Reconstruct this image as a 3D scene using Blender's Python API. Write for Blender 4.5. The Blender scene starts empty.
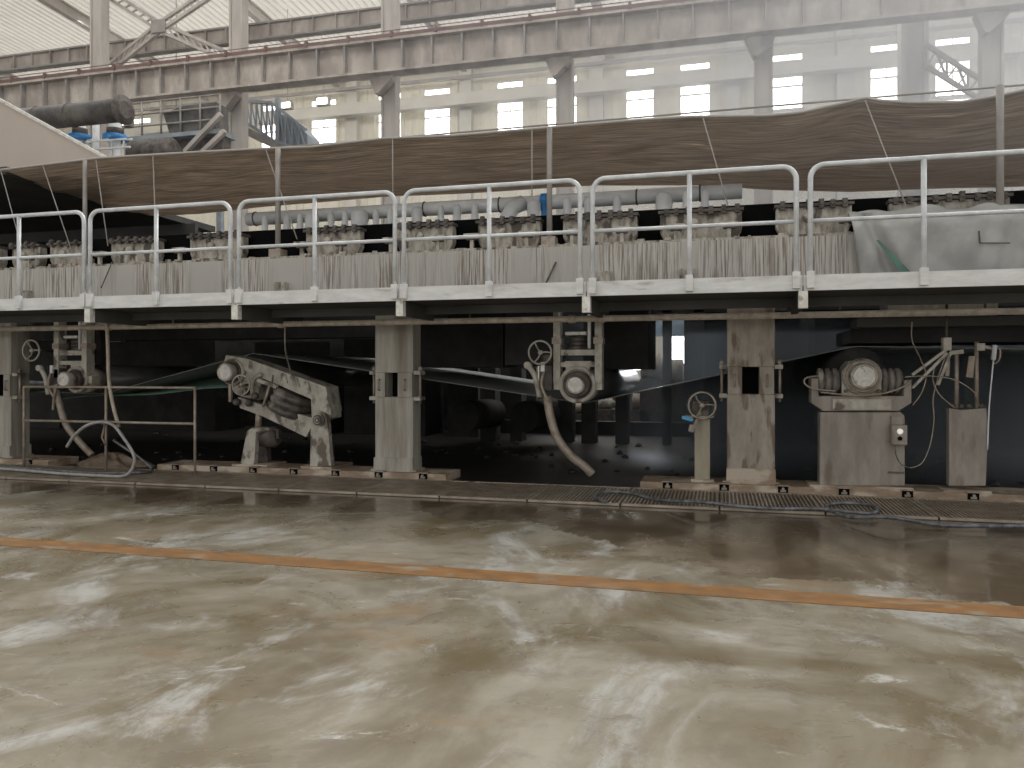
import bpy, bmesh, math, random
from mathutils import Vector, Matrix
random.seed(7)
C = bpy.context.scene.collection
sc = bpy.context.scene
PI = math.pi

# ------------------------------------------------------------------ camera
F = 780.0            # focal length in pixels of the 1024 px wide frame
YAW = math.radians(14.9)
HC = 1.4             # eye height
HY = 372.0           # horizon row
cam = bpy.data.cameras.new('camera')
cam.sensor_width = 36.0
cam.lens = F * 36.0 / 1024
cam.shift_y = -(384 - HY) / 1024
cam.clip_end = 400
camo = bpy.data.objects.new('camera', cam); C.objects.link(camo)
camo.location = (0, 0, HC); camo.rotation_euler = (PI / 2, 0, YAW)
sc.camera = camo

# ------------------------------------------------------------------ world, lights, exposure
sc.view_settings.view_transform = 'Standard'
sc.view_settings.look = 'None'
sc.view_settings.gamma = 1.0
sc.view_settings.exposure = -0.16
w = bpy.data.worlds.new('overcast'); sc.world = w; w.use_nodes = True
# bright overcast sky, brighter towards the sun behind the far windows
_n = w.node_tree.nodes; _l = w.node_tree.links
_tc = _n.new('ShaderNodeTexCoord'); _d = _n.new('ShaderNodeVectorMath'); _d.operation = 'DOT_PRODUCT'
_d.inputs[1].default_value = Vector((.25, .93, .28)).normalized()
_l.new(_tc.outputs['Generated'], _d.inputs[0])
_r = _n.new('ShaderNodeMapRange'); _r.interpolation_type = 'SMOOTHSTEP'
_r.inputs[1].default_value = .35; _r.inputs[2].default_value = 1.0; _r.inputs[3].default_value = .75; _r.inputs[4].default_value = 9.0
_l.new(_d.outputs['Value'], _r.inputs[0]); _l.new(_r.outputs[0], _n['Background'].inputs[1])
_n['Background'].inputs[0].default_value = (1.0, 0.99, 0.97, 1)

def area(name, loc, rot, sx, sy, power, col=(1, 1, 1)):
    l = bpy.data.lights.new(name, 'AREA'); l.shape = 'RECTANGLE'; l.size = sx; l.size_y = sy
    l.energy = power; l.color = col
    o = bpy.data.objects.new(name, l); C.objects.link(o)
    o.location = loc; o.rotation_euler = rot
    return o
# unseen fill lights added above the aisle, above the machine and along the far bay
area('added_aisle_fill', (-2, -2, 14), (math.radians(-18), 0, 0), 30, 5, 270, (1.0, .98, .95))
area('added_front_fill', (-4, -13, 5.5), (math.radians(88), 0, 0), 34, 6, 700, (1.0, .98, .95))  # unseen fill added behind the camera to light the machine front, no windows there
area('added_machine_fill', (-4, 16.5, 16.0), (0, 0, 0), 40, 4, 1200, (1.0, .98, .94))  # added fill above the canopy, out of view
area('added_far_bay_fill', (-6, 27, 16.4), (math.radians(22), 0, 0), 50, 4, 3000, (1.0, .98, .94))  # added fill placed under the roof sheets to brighten the far bay
_s = bpy.data.lights.new('added_gap_daylight', 'SPOT'); _s.energy = 75; _s.spot_size = math.radians(75); _s.spot_blend = .9; _s.shadow_soft_size = .25; _s.color = (.82, .90, 1.0)  # unseen spot added so the steam glows as from daylight through the gap
_so = bpy.data.objects.new('added_gap_daylight', _s); C.objects.link(_so); _so.location = (-1.2, 16.8, 1.9)
_so.rotation_euler = (Vector((-.2, 10.5, .5)) - _so.location).to_track_quat('-Z', 'Y').to_euler()
area('added_right_fill', (22, 20, 9), (math.radians(75), 0, math.radians(75)), 14, 9, 900, (.95, .98, 1.0))

# ------------------------------------------------------------------ pixel -> place
CA, SA = math.cos(YAW), math.sin(YAW)
def P(px, py, Y):
    u = (px - 512) / F
    t = Y / (CA + u * SA)
    return Vector((t * (-SA + u * CA), Y, HC + t * (HY - py) / F))
def X(px, Y): return P(px, 0, Y).x
def Z(px, py, Y): return P(px, py, Y).z
def S(px, Y): return F * (CA + (px - 512) / F * SA) / Y      # pixels per metre

# ------------------------------------------------------------------ materials
def mat(name, col, dark=None, rough=.6, metal=0.0, scale=2.5, stretch=(1, 1, 1), lo=.38, hi=.66, bump=0.0, third=None, t_lo=.55, t_hi=.7, t_scale=.8, detail=6):
    m = bpy.data.materials.new(name); m.use_nodes = True
    nt = m.node_tree; n = nt.nodes; L = nt.links
    b = n['Principled BSDF']
    b.inputs['Roughness'].default_value = rough; b.inputs['Metallic'].default_value = metal
    if dark is None:
        b.inputs['Base Color'].default_value = (*col, 1)
        return m
    g = n.new('ShaderNodeNewGeometry')
    mp = n.new('ShaderNodeVectorMath'); mp.operation = 'MULTIPLY'; mp.inputs[1].default_value = stretch
    L.new(g.outputs['Position'], mp.inputs[0])
    nz = n.new('ShaderNodeTexNoise'); nz.inputs['Scale'].default_value = scale; nz.inputs['Detail'].default_value = detail
    nz.inputs['Roughness'].default_value = .65
    L.new(mp.outputs[0], nz.inputs['Vector'])
    r = n.new('ShaderNodeMapRange'); r.inputs[1].default_value = lo; r.inputs[2].default_value = hi
    L.new(nz.outputs[0], r.inputs[0])
    mx = n.new('ShaderNodeMix'); mx.data_type = 'RGBA'
    mx.inputs[6].default_value = (*dark, 1); mx.inputs[7].default_value = (*col, 1)
    L.new(r.outputs[0], mx.inputs[0])
    out = mx.outputs[2]
    if third is not None:
        n2 = n.new('ShaderNodeTexNoise'); n2.inputs['Scale'].default_value = t_scale; n2.inputs['Detail'].default_value = 7
        L.new(mp.outputs[0], n2.inputs['Vector'])
        r2 = n.new('ShaderNodeMapRange'); r2.inputs[1].default_value = t_lo; r2.inputs[2].default_value = t_hi
        L.new(n2.outputs[0], r2.inputs[0])
        m2 = n.new('ShaderNodeMix'); m2.data_type = 'RGBA'; m2.inputs[7].default_value = (*third, 1)
        L.new(out, m2.inputs[6]); L.new(r2.outputs[0], m2.inputs[0]); out = m2.outputs[2]
    L.new(out, b.inputs['Base Color'])
    if bump:
        bp = n.new('ShaderNodeBump'); bp.inputs['Strength'].default_value = bump; bp.inputs['Distance'].default_value = .02
        L.new(nz.outputs[0], bp.inputs['Height']); L.new(bp.outputs[0], b.inputs['Normal'])
    return m

M = {}
M['galv'] = mat('galvanised', (.72, .74, .75), (.54, .56, .57), .45, .15, 6)
M['toe'] = mat('toe_board_paint', (.76, .76, .75), (.60, .60, .58), .6, 0, 3, (1, 1, 4), third=(.30, .28, .25), t_lo=.60, t_hi=.75, t_scale=2)
M['drip'] = mat('dripped_grey_paint', (.55, .53, .485), (.22, .18, .145), .75, 0, 1.7, (26, 26, .8), .42, .55, .5, third=(.47, .45, .41), t_lo=.47, t_hi=.60, t_scale=.09, detail=8)
M['unit'] = mat('caked_machine_paint', (.50, .465, .40), (.25, .22, .18), .8, 0, 5, (2.5, 1, 1), .40, .6, bump=.6, third=(.10, .085, .07), t_lo=.53, t_hi=.62, t_scale=3.5, detail=9)
def grimy(name, rgb, dk, blot, sc_=4, tl=.50, th=.60, ts=4, st=(1, 1, .8), rough=.6):
    return mat(name, rgb, dk, rough, 0, sc_, st, .40, .60, bump=.5, third=blot, t_lo=tl, t_hi=th, t_scale=ts, detail=9)
M['pier'] = mat('pier_paint', (.47, .445, .39), (.30, .27, .225), .7, 0, 1.8, (5, 5, .5), .36, .62, .3, third=(.22, .19, .15), t_lo=.56, t_hi=.7, t_scale=.5)
M['pier2'] = mat('pier_peeling_paint', (.41, .37, .315), (.28, .245, .20), .7, 0, 2.2, (3, 3, .8), .36, .62, .3, third=(.19, .145, .105), t_lo=.54, t_hi=.60, t_scale=2.4)
M['stand'] = grimy('stand_paint', (.54, .51, .44), (.36, .33, .275), (.15, .125, .10), 6, .54, .62, 5)
M['pale'] = grimy('pale_cap', (.80, .79, .74), (.62, .59, .53), (.40, .36, .31), 14, .60, .68, 12)
M['grime'] = mat('grimy_iron', (.17, .15, .13), (.07, .06, .055), .7, .2, 8, bump=.5)
M['rustpipe'] = mat('rusty_pipe', (.58, .51, .42), (.36, .30, .23), .65, .1, 9)
M['rod'] = mat('worn_rod', (.42, .37, .31), (.27, .21, .16), .5, .2, 9)
M['rubber'] = mat('bellows_rubber', (.17, .15, .13), (.06, .052, .046), .4, 0, 7, third=(.36, .33, .30), t_lo=.54, t_hi=.68, t_scale=3)
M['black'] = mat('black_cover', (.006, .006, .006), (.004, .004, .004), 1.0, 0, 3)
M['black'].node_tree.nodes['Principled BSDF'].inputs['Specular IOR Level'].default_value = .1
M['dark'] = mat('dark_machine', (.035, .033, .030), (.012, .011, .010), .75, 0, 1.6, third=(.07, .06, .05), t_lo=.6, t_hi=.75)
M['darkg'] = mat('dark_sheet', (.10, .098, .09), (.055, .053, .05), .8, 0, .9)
M['felt'] = mat('green_grey_felt', (.34, .36, .34), (.25, .27, .26), .6, 0, 1.0)
M['green'] = mat('green_cloth', (.17, .27, .215), (.12, .19, .15), .7, 0, .8)
M['roll'] = mat('wet_roll', (.09, .09, .088), (.035, .034, .032), .28, .1, 2, (1, .3, 1))
M['canopy'] = mat('brown_tarpaulin', (.56, .485, .41), (.30, .255, .21), .7, 0, 2.4, (.7, 14, 1), .40, .60, bump=.9, third=(.80, .72, .62), t_lo=.64, t_hi=.72, t_scale=2.2, detail=9)  # light and dark streaks paint in the shading of fine wrinkles
M['sheet'] = mat('grey_sheeting', (.46, .455, .43), (.34, .335, .315), .5, 0, 1.4, third=(.27, .265, .25), t_lo=.56, t_hi=.72, t_scale=.9, bump=.6)
M['silver'] = mat('silver_pipe', (.86, .88, .88), (.68, .70, .71), .42, 0, 3, (1, 1, 1))
M['blue'] = mat('blue_paint', (.07, .36, .80), (.05, .25, .60), .5, 0, 6)
M['beige'] = mat('beige_hood', (.56, .48, .42), (.50, .43, .37), .6, 0, .6)
M['girder'] = mat('hall_girder_paint', (.52, .465, .41), (.33, .285, .245), .75, 0, 1.6, (1.6, 1, .7), .38, .62, third=(.25, .21, .18), t_lo=.54, t_hi=.68, t_scale=.8)
M['rail'] = mat('red_rail', (.20, .11, .095), (.13, .075, .065), .7, 0, 4)
M['hallcol'] = mat('hall_column_paint', (.52, .475, .43), (.40, .365, .33), .75, 0, 1.2, (2, 2, .5))
M['wallsheet'] = mat('cream_wall_sheet', (.72, .68, .57), (.62, .58, .48), .7, 0, .8, (4, 1, .4))
M['wallbeam'] = mat('wall_beam_paint', (.62, .59, .52), (.52, .49, .43), .7, 0, 1)
M['roofsheet'] = mat('roof_sheet', (.60, .55, .48), (.45, .41, .36), .45, .2, .5, (3, .4, 1))
M['steel'] = mat('dusty_steel', (.36, .33, .30), (.25, .23, .21), .7, 0, 3)
M['bluegrey'] = mat('blue_grey_steel', (.34, .38, .42), (.25, .28, .31), .6, .1, 3)
M['duct'] = mat('dark_duct', (.16, .15, .14), (.05, .048, .045), .5, .1, 1.6)
M['hose'] = mat('black_hose_glints', (.20, .21, .22), (.06, .06, .065), .22, 0, 12)  # lighter bluish grey tone paints in the wet highlights
M['greyhose'] = mat('grey_hose', (.40, .40, .39), (.25, .24, .22), .45, 0, 12)
M['slurry'] = mat('slurry_crust', (.30, .23, .17), (.15, .11, .08), .8, 0, 8, bump=.6)
M['rope'] = mat('pale_rope', (.40, .37, .33))
M['grate'] = mat('wet_grating', (.44, .37, .29), (.26, .21, .16), .35, .1, 5)
M['plinth'] = mat('rusty_sole_plate', (.46, .35, .25), (.25, .185, .13), .6, 0, 3, (1, 1, 2), third=(.52, .45, .36), t_lo=.50, t_hi=.60, t_scale=3, bump=.3, detail=9)
M['trench'] = mat('trench_bottom', (.05, .042, .034), (.03, .025, .02), .3, 0, 3)
M['white'] = mat('white_lamp_glass', (.85, .85, .82), None, .3)
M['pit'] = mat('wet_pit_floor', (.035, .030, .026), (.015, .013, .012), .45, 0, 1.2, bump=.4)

def translucent(m, col, f):
    nt = m.node_tree; b = nt.nodes['Principled BSDF']; o = nt.nodes['Material Output']
    t = nt.nodes.new('ShaderNodeBsdfTranslucent'); t.inputs[0].default_value = (*col, 1)
    if b.inputs['Base Color'].is_linked and col == (0, 0, 0): nt.links.new(b.inputs['Base Color'].links[0].from_socket, t.inputs[0])
    x = nt.nodes.new('ShaderNodeMixShader'); x.inputs[0].default_value = f
    nt.links.new(b.outputs[0], x.inputs[1]); nt.links.new(t.outputs[0], x.inputs[2]); nt.links.new(x.outputs[0], o.inputs[0])
translucent(M['canopy'], (0, 0, 0), .5)
translucent(M['roofsheet'], (.66, .635, .58), .40)
def emit(name, col, s):
    m = bpy.data.materials.new(name); m.use_nodes = True
    b = m.node_tree.nodes['Principled BSDF']
    b.inputs['Emission Color'].default_value = (*col, 1); b.inputs['Emission Strength'].default_value = s
    b.inputs['Base Color'].default_value = (*col, 1)
    return m
M['lamp'] = emit('lit_lamp', (1, .96, .85), 14)
M['pilot'] = emit('lit_pilot', (1, .97, .92), .35)

# floor: wet, stained concrete
def floor_mat():
    m = bpy.data.materials.new('wet_concrete'); m.use_nodes = True
    nt = m.node_tree; n = nt.nodes; L = nt.links; b = n['Principled BSDF']
    g = n.new('ShaderNodeNewGeometry')
    def vm(s):
        v = n.new('ShaderNodeVectorMath'); v.operation = 'MULTIPLY'; v.inputs[1].default_value = s
        L.new(g.outputs['Position'], v.inputs[0]); return v.outputs[0]
    def noise(sc_, det, vec, rough=.6, dist=0):
        z = n.new('ShaderNodeTexNoise'); z.inputs['Scale'].default_value = sc_; z.inputs['Detail'].default_value = det
        z.inputs['Roughness'].default_value = rough; z.inputs['Distortion'].default_value = dist
        L.new(vec, z.inputs['Vector']); return z.outputs[0]
    def rng(v, a, b_, c=0, d=1):
        r = n.new('ShaderNodeMapRange'); r.inputs[1].default_value = a; r.inputs[2].default_value = b_
        r.inputs[3].default_value = c; r.inputs[4].default_value = d
        r.interpolation_type = 'SMOOTHSTEP'
        L.new(v, r.inputs[0]); return r.outputs[0]
    def mix(f, a, c):
        x = n.new('ShaderNodeMix'); x.data_type = 'RGBA'
        if isinstance(a, tuple): x.inputs[6].default_value = (*a, 1)
        else: L.new(a, x.inputs[6])
        if isinstance(c, tuple): x.inputs[7].default_value = (*c, 1)
        else: L.new(c, x.inputs[7])
        L.new(f, x.inputs[0]); return x.outputs[2]
    def mth(op, a, c):
        x = n.new('ShaderNodeMath'); x.operation = op
        for i, v in enumerate((a, c)):
            if isinstance(v, (int, float)): x.inputs[i].default_value = v
            else: L.new(v, x.inputs[i])
        return x.outputs[0]
    p = vm((1, 1, 1))
    ps = vm((1.0, .55, 1))
    sep = n.new('ShaderNodeSeparateXYZ'); L.new(g.outputs['Position'], sep.inputs[0])
    base = mix(rng(noise(.6, 9, p, .68, .7), .38, .62), (.125, .098, .055), (.245, .220, .170))
    base = mix(rng(noise(1.1, 9, ps, .72, .9), .50, .66, 0, .9), base, (.36, .355, .33))
    base = mix(rng(noise(.38, 9, vm((1, 2.0, 1)), .75, 1.4), .54, .70, 0, .8), base, (.20, .135, .07))
    base = mix(rng(noise(.9, 10, vm((.7, 1.5, 1)), .78, 2.2), .585, .66, 0, .8), base, (.43, .425, .40))
    base = mix(rng(noise(3.2, 10, p, .8, .6), .48, .66, 0, .65), base, (.13, .108, .08))
    base = mix(rng(noise(16, 5, p, .7), .62, .72, 0, .5), base, (.10, .08, .06))
    # wet margin beside the machine, reaching further out on the right
    edge = mth('SUBTRACT', sep.outputs['Y'], mth('MULTIPLY', rng(sep.outputs['X'], -2.2, .6, -.55, 1.15), -1.0))
    edge = mth('ADD', edge, mth('MULTIPLY', mth('SUBTRACT', noise(.8, 9, ps, .68, .3), .5), 2.8))
    wet = rng(edge, 6.55, 6.72)
    wetcol = mix(rng(noise(1.2, 6, ps, .6, .4), .40, .66), (.10, .075, .048), (.215, .178, .13))
    col = mix(wet, base, wetcol)
    L.new(col, b.inputs['Base Color'])
    ro = mth('ADD', rng(noise(1.1, 7, p, .6, .5), .38, .66, .22, .48), mth('MULTIPLY', wet, -.16))
    ro = mth('MAXIMUM', ro, .06)
    L.new(ro, b.inputs['Roughness'])
    bp = n.new('ShaderNodeBump'); bp.inputs['Strength'].default_value = .12; bp.inputs['Distance'].default_value = .01
    L.new(noise(7, 6, p, .6), bp.inputs['Height']); L.new(bp.outputs[0], b.inputs['Normal'])
    b.inputs['Specular IOR Level'].default_value = .5
    return m
M['floor'] = floor_mat()
M['line'] = mat('worn_orange_line', (.26, .125, .035), (.15, .08, .035), .38, 0, 5, (1, 2, 1), .35, .62, third=(.24, .19, .13), t_lo=.56, t_hi=.68, t_scale=4)

# ------------------------------------------------------------------ mesh building
class MB:
    def __init__(s): s.bm = bmesh.new()
    def box(s, a, b, rot=None, piv=None):
        x0, y0, z0 = a; x1, y1, z1 = b
        v = [s.bm.verts.new(c) for c in ((x0, y0, z0), (x1, y0, z0), (x1, y1, z0), (x0, y1, z0), (x0, y0, z1), (x1, y0, z1), (x1, y1, z1), (x0, y1, z1))]
        for f in ((0, 3, 2, 1), (4, 5, 6, 7), (0, 1, 5, 4), (1, 2, 6, 5), (2, 3, 7, 6), (3, 0, 4, 7)): s.bm.faces.new([v[i] for i in f])
        if rot: bmesh.ops.rotate(s.bm, verts=v, cent=piv or Vector(((x0 + x1) / 2, (y0 + y1) / 2, (z0 + z1) / 2)), matrix=rot)
        return s
    def bar(s, p, q, w=.05, h=.05, up=(0, 0, 1)):
        p = Vector(p); q = Vector(q); d = (q - p).normalized(); up = Vector(up)
        if abs(d.dot(up)) > .98: up = Vector((0, 1, 0))
        a = d.cross(up).normalized() * w / 2; b_ = a.cross(d).normalized() * h / 2
        v = [s.bm.verts.new(c) for e in (p, q) for c in (e - a - b_, e + a - b_, e + a + b_, e - a + b_)]
        for f in ((3, 2, 1, 0), (4, 5, 6, 7), (0, 1, 5, 4), (1, 2, 6, 5), (2, 3, 7, 6), (3, 0, 4, 7)): s.bm.faces.new([v[i] for i in f])
        return s
    def rings(s, prof, n=20, o=(0, 0, 0), ax=(0, 0, 1), caps=True):
        """prof: (distance along axis, radius)"""
        o = Vector(o); ax = Vector(ax).normalized()
        t = Vector((1, 0, 0)) if abs(ax.x) < .9 else Vector((0, 0, 1))
        a = ax.cross(t).normalized(); b_ = ax.cross(a)
        R = []
        for (d, r) in prof:
            R.append([s.bm.verts.new(o + ax * d + (a * math.cos(2 * PI * k / n) + b_ * math.sin(2 * PI * k / n)) * r) for k in range(n)])
        for i in range(len(R) - 1):
            for k in range(n):
                f = s.bm.faces.new((R[i][k], R[i][(k + 1) % n], R[i + 1][(k + 1) % n], R[i + 1][k])); f.smooth = True
        if caps:
            s.bm.faces.new(R[0][::-1]); s.bm.faces.new(R[-1])
        return s
    def cyl(s, p, q, r, n=16, r2=None):
        p = Vector(p); q = Vector(q)
        return s.rings([(0, r), ((q - p).length, r if r2 is None else r2)], n, p, q - p)
    def tube(s, pts, r, n=8, closed=False, smooth=0):
        pts = [Vector(p) for p in pts]
        if smooth: pts = spline(pts, smooth, closed)
        N = len(pts); R = []; nrm = None
        for i in range(N):
            a = pts[i - 1] if (i > 0 or closed) else pts[i]
            b_ = pts[(i + 1) % N] if (i < N - 1 or closed) else pts[i]
            d = (b_ - a).normalized()
            if nrm is None:
                t = Vector((0, 0, 1)) if abs(d.z) < .9 else Vector((0, 1, 0))
                nrm = d.cross(t).normalized()
            else:
                nrm = (nrm - d * nrm.dot(d)).normalized()
            bi = d.cross(nrm)
            R.append([s.bm.verts.new(pts[i] + (nrm * math.cos(2 * PI * k / n) + bi * math.sin(2 * PI * k / n)) * r) for k in range(n)])
        for i in range(N if closed else N - 1):
            j = (i + 1) % N
            for k in range(n):
                f = s.bm.faces.new((R[i][k], R[i][(k + 1) % n], R[j][(k + 1) % n], R[j][k])); f.smooth = True
        if not closed:
            s.bm.faces.new(R[0][::-1]); s.bm.faces.new(R[-1])
        return s
    def prism(s, poly, y0, y1):
        """poly: (x, z) outline extruded from y0 to y1"""
        a = [s.bm.verts.new((x, y0, z)) for x, z in poly]; b_ = [s.bm.verts.new((x, y1, z)) for x, z in poly]
        n = len(poly)
        s.bm.faces.new(a); s.bm.faces.new(b_[::-1])
        for i in range(n): s.bm.faces.new((a[i], b_[i], b_[(i + 1) % n], a[(i + 1) % n]))
        return s
    def grid(s, f, nu, nv, thick=None):
        V = [[s.bm.verts.new(f(i / nu, j / nv)) for j in range(nv + 1)] for i in range(nu + 1)]
        for i in range(nu):
            for j in range(nv):
                q = s.bm.faces.new((V[i][j], V[i + 1][j], V[i + 1][j + 1], V[i][j + 1])); q.smooth = True
        return s
    def torus(s, c, R, r, ax=(0, 1, 0), n=28, m=8):
        c = Vector(c); ax = Vector(ax).normalized()
        t = Vector((1, 0, 0)) if abs(ax.x) < .9 else Vector((0, 0, 1))
        a = ax.cross(t).normalized(); b_ = ax.cross(a)
        return s.tube([c + (a * math.cos(2 * PI * k / n) + b_ * math.sin(2 * PI * k / n)) * R for k in range(n)], r, m, True)
    def build(s, name, m, parent=None, bevel=0, solid=0):
        bmesh.ops.recalc_face_normals(s.bm, faces=s.bm.faces)
        me = bpy.data.meshes.new(name); s.bm.to_mesh(me); s.bm.free()
        me.materials.append(M[m] if isinstance(m, str) else m)
        o = bpy.data.objects.new(name, me); C.objects.link(o)
        if parent is not None:
            o.parent = parent
            # geometry is given in world space: keep it there
            me.transform(Matrix.Translation(-Vector(base_of(parent))))
        if solid:
            d = o.modifiers.new('solid', 'SOLIDIFY'); d.thickness = solid; d.offset = 0
        if bevel:
            d = o.modifiers.new('bevel', 'BEVEL'); d.width = bevel; d.segments = 2; d.limit_method = 'ANGLE'
        return o
def base_of(o):
    v = Vector(o.location)
    while o.parent: o = o.parent; v += Vector(o.location)
    return v
def spline(pts, k, closed=False):
    out = []; N = len(pts)
    for i in range(N if closed else N - 1):
        g = lambda j: pts[j % N] if closed else pts[max(0, min(N - 1, j))]
        p0, p1, p2, p3 = g(i - 1), g(i), g(i + 1), g(i + 2)
        for s_ in range(k):
            t = s_ / k
            out.append(.5 * ((2 * p1) + (p2 - p0) * t + (2 * p0 - 5 * p1 + 4 * p2 - p3) * t * t + (3 * p1 - p0 - 3 * p2 + p3) * t ** 3))
    if not closed: out.append(pts[-1])
    return out
def tag(o, label, cat, group=None, kind=None):
    o['label'] = label; o['category'] = cat
    if group: o['group'] = group
    if kind: o['kind'] = kind
    return o
def empty(name, loc, label, cat, group=None):
    o = bpy.data.objects.new(name, None); C.objects.link(o); o.location = loc; o.empty_display_size = .1
    return tag(o, label, cat, group)
def struct(name, mb, m, label, cat, **k):
    o = mb.build(name, m, None, **k); o['kind'] = 'structure'; o['label'] = label; o['category'] = cat
    return o

# ================================================================== THE SETTING
b = MB(); b.box((-45, -6, -.3), (25, 9.35, 0))
struct('floor', b, 'floor', 'wet stained grey concrete floor of the aisle with brown puddles', 'floor')
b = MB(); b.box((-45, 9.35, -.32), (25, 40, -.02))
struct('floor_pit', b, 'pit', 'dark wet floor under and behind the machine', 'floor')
b = MB(); b.box((-45, 5.02, .0005), (25, 5.27, .004))
struct('trim_1', b, 'line', 'worn orange line painted across the wet concrete floor', 'floor line')
b = MB(); b.box((-45, 8.12, .0005), (25, 9.34, .004))
struct('trim_2', b, 'trench', 'dark drain channel bottom under the steel gratings', 'drain channel')

# far wall with tall window openings
YW = 38.0
wins = [(X(a - 1.5, YW), X(c + 1.5, YW)) for a, c in ((128, 150), (190, 210), (262, 282), (312, 335), (379, 400), (425, 449), (498, 522), (548, 576), (627, 653), (681, 709), (773, 802), (871, 903), (936, 970), (1040, 1075))]
xs = [-60]
for a, c in wins: xs += [a, c]
xs.append(30)
ZT = 17.1; ZB, ZC = 11.8, 16.1
b = MB()
for i in range(0, len(xs) - 1, 2): b.box((xs[i], YW, 3.3), (xs[i + 1], YW + .2, ZT))
for a, c in wins:
    b.box((a, YW, 3.3), (c, YW + .2, ZB)); b.box((a, YW, ZC), (c, YW + .2, ZT))
b.box((-60, YW, 0), (30, YW + .2, 1.5))
gx = [-60 + 3.0 * i for i in range(31)]
for x in gx: b.box((x, YW, 1.5), (x + .35, YW + .2, 3.3))
# standing seams of the sheeting
x = -50
while x < 28:
    if not any(a - .1 < x < c + .05 for a, c in wins): b.box((x, YW - .05, 3.3), (x + .06, YW, ZT))
    x += .42
struct('wall_back', b, 'wallsheet', 'cream ribbed sheet metal wall across the far side of the hall', 'wall')
for i, (a, c) in enumerate(wins):
    b = MB(); t = .06
    b.box((a, YW + .02, ZB), (a + t, YW + .1, ZC)); b.box((c - t, YW + .02, ZB), (c, YW + .1, ZC))
    for z in (ZB, 13.15, 14.55, ZC - t): b.box((a + t, YW + .02, z), (c - t, YW + .1, z + t))
    b.box(((a + c) / 2 - .02, YW + .03, ZB + t), ((a + c) / 2 + .02, YW + .08, ZC - t))
    struct('window_%d' % (i + 1), b, 'wallbeam', 'tall blown-out daylight window high in the far wall, number %d from the left' % (i + 1) if 0 else 'tall bright window in the far wall', 'window')
def long_beam(name, Y0, Y1, z0, z1, m, label, cat, xa=-58, xb=28):
    b = MB(); b.box((xa, Y0, z0), (xb, Y1, z1)); return struct(name, b, m, label, cat)
long_beam('trim_3', 36.9, 37.4, 14.75, 15.35, 'wallbeam', 'pale crane beam running along the far wall across its windows', 'beam')
long_beam('trim_4', 37.2, 37.35, 16.15, 16.3, 'steel', 'thin grey pipe rail just under the eaves of the far wall', 'beam')
long_beam('trim_5', 37.5, 38, 16.85, 17.1, 'wallbeam', 'cream eaves beam along the top of the far wall', 'beam')
long_beam('trim_6', 37.7, 37.95, 13.3, 13.45, 'wallbeam', 'pale wall rail crossing the windows of the far wall', 'beam')
for i, px in enumerate((160, 240, 355, 468, 598, 733, 843, 925)):
    b = MB(); x = X(px, YW); b.box((x - .3, YW - .45, -.02), (x + .3, YW - .06, ZT))
    struct('trim_%d' % (7 + i), b, 'wallbeam', 'pale steel wall post between windows of the far wall', 'post')

# roof: ribbed sheets
b = MB(); prof = []
x = -60; P_ = .34
while x < 20:
    prof += [(x, 0), (x + .14, 0), (x + .18, .07), (x + .30, .07)]; x += P_
vs0 = [b.bm.verts.new((q[0], 22.0, 17.9 + q[1])) for q in prof]; vs1 = [b.bm.verts.new((q[0], 38.3, 17.15 + q[1])) for q in prof]
for i in range(len(prof) - 1): b.bm.faces.new((vs0[i], vs0[i + 1], vs1[i + 1], vs1[i]))
struct('ceiling', b, 'roofsheet', 'ribbed sheet metal roof of the hall', 'roof')
# end walls and the aisle side of the hall
b = MB(); b.box((-60.2, -6, 0), (-60, 38, 18)); struct('wall_left', b, 'wallsheet', 'far end wall of the hall', 'wall')

# ---- hall columns
YC = 22.0
colx = [X(q, YC) for q in (97, 237, 390, 566, 766, 996)]
places = ['far left, above the dark duct', 'standing before the hopper platform', 'to the left of the hall centre', 'carrying the small grey floodlight', 'at the left edge of the hazy bay', 'hazy, beside the tall pole']
for i, x in enumerate(colx):
    t = empty('hall_column', (x, YC, -.02), 'riveted pale steel hall column ' + places[i], 'column', 'columns under the crane girder')
    b = MB(); b.box((x - .30, YC, -.02), (x - .24, YC + .36, 17.9)).box((x + .12, YC, -.02), (x + .18, YC + .36, 17.9)).box((x - .24, YC + .06, -.02), (x + .12, YC + .12, 17.8))
    b.build('shaft', 'hallcol', t)
    b = MB(); b.prism([(x - .55, 10.3), (x + .22, 10.3), (x + .18, 10.2), (x - .24, 9.8), (x - .34, 9.8)], YC - .35, YC - .01)
    b.build('bracket', 'girder', t)
x = X(915, 26)
t = empty('hall_column', (x, 26, -.02), 'wide hazy steel column with a lattice brace, between two bright windows', 'column')
b = MB(); b.box((x - .38, 26, -.02), (x - .25, 26.6, 17.6)).box((x + .25, 26, -.02), (x + .38, 26.6, 17.6)).box((x - .25, 26.2, -.02), (x + .25, 26.4, 17.6)); b.build('shaft', 'hallcol', t)
b = MB()
p0, p1 = P(926, 45, 25.9), P(1000, 92, 25.9); q0, q1 = P(926, 66, 25.9), P(1000, 112, 25.9)
b.bar(p0, p1, .12, .12); b.bar(q0, q1, .12, .12)
for k in range(7):
    f0 = k / 7; f1 = (k + 1) / 7
    b.bar(p0.lerp(p1, f0), q0.lerp(q1, f1) if k % 2 else q0.lerp(q1, f0), .06, .06)
    b.bar(p0.lerp(p1, f1), q0.lerp(q1, f0), .05, .05)
b.build('brace', 'steel', t)

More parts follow.
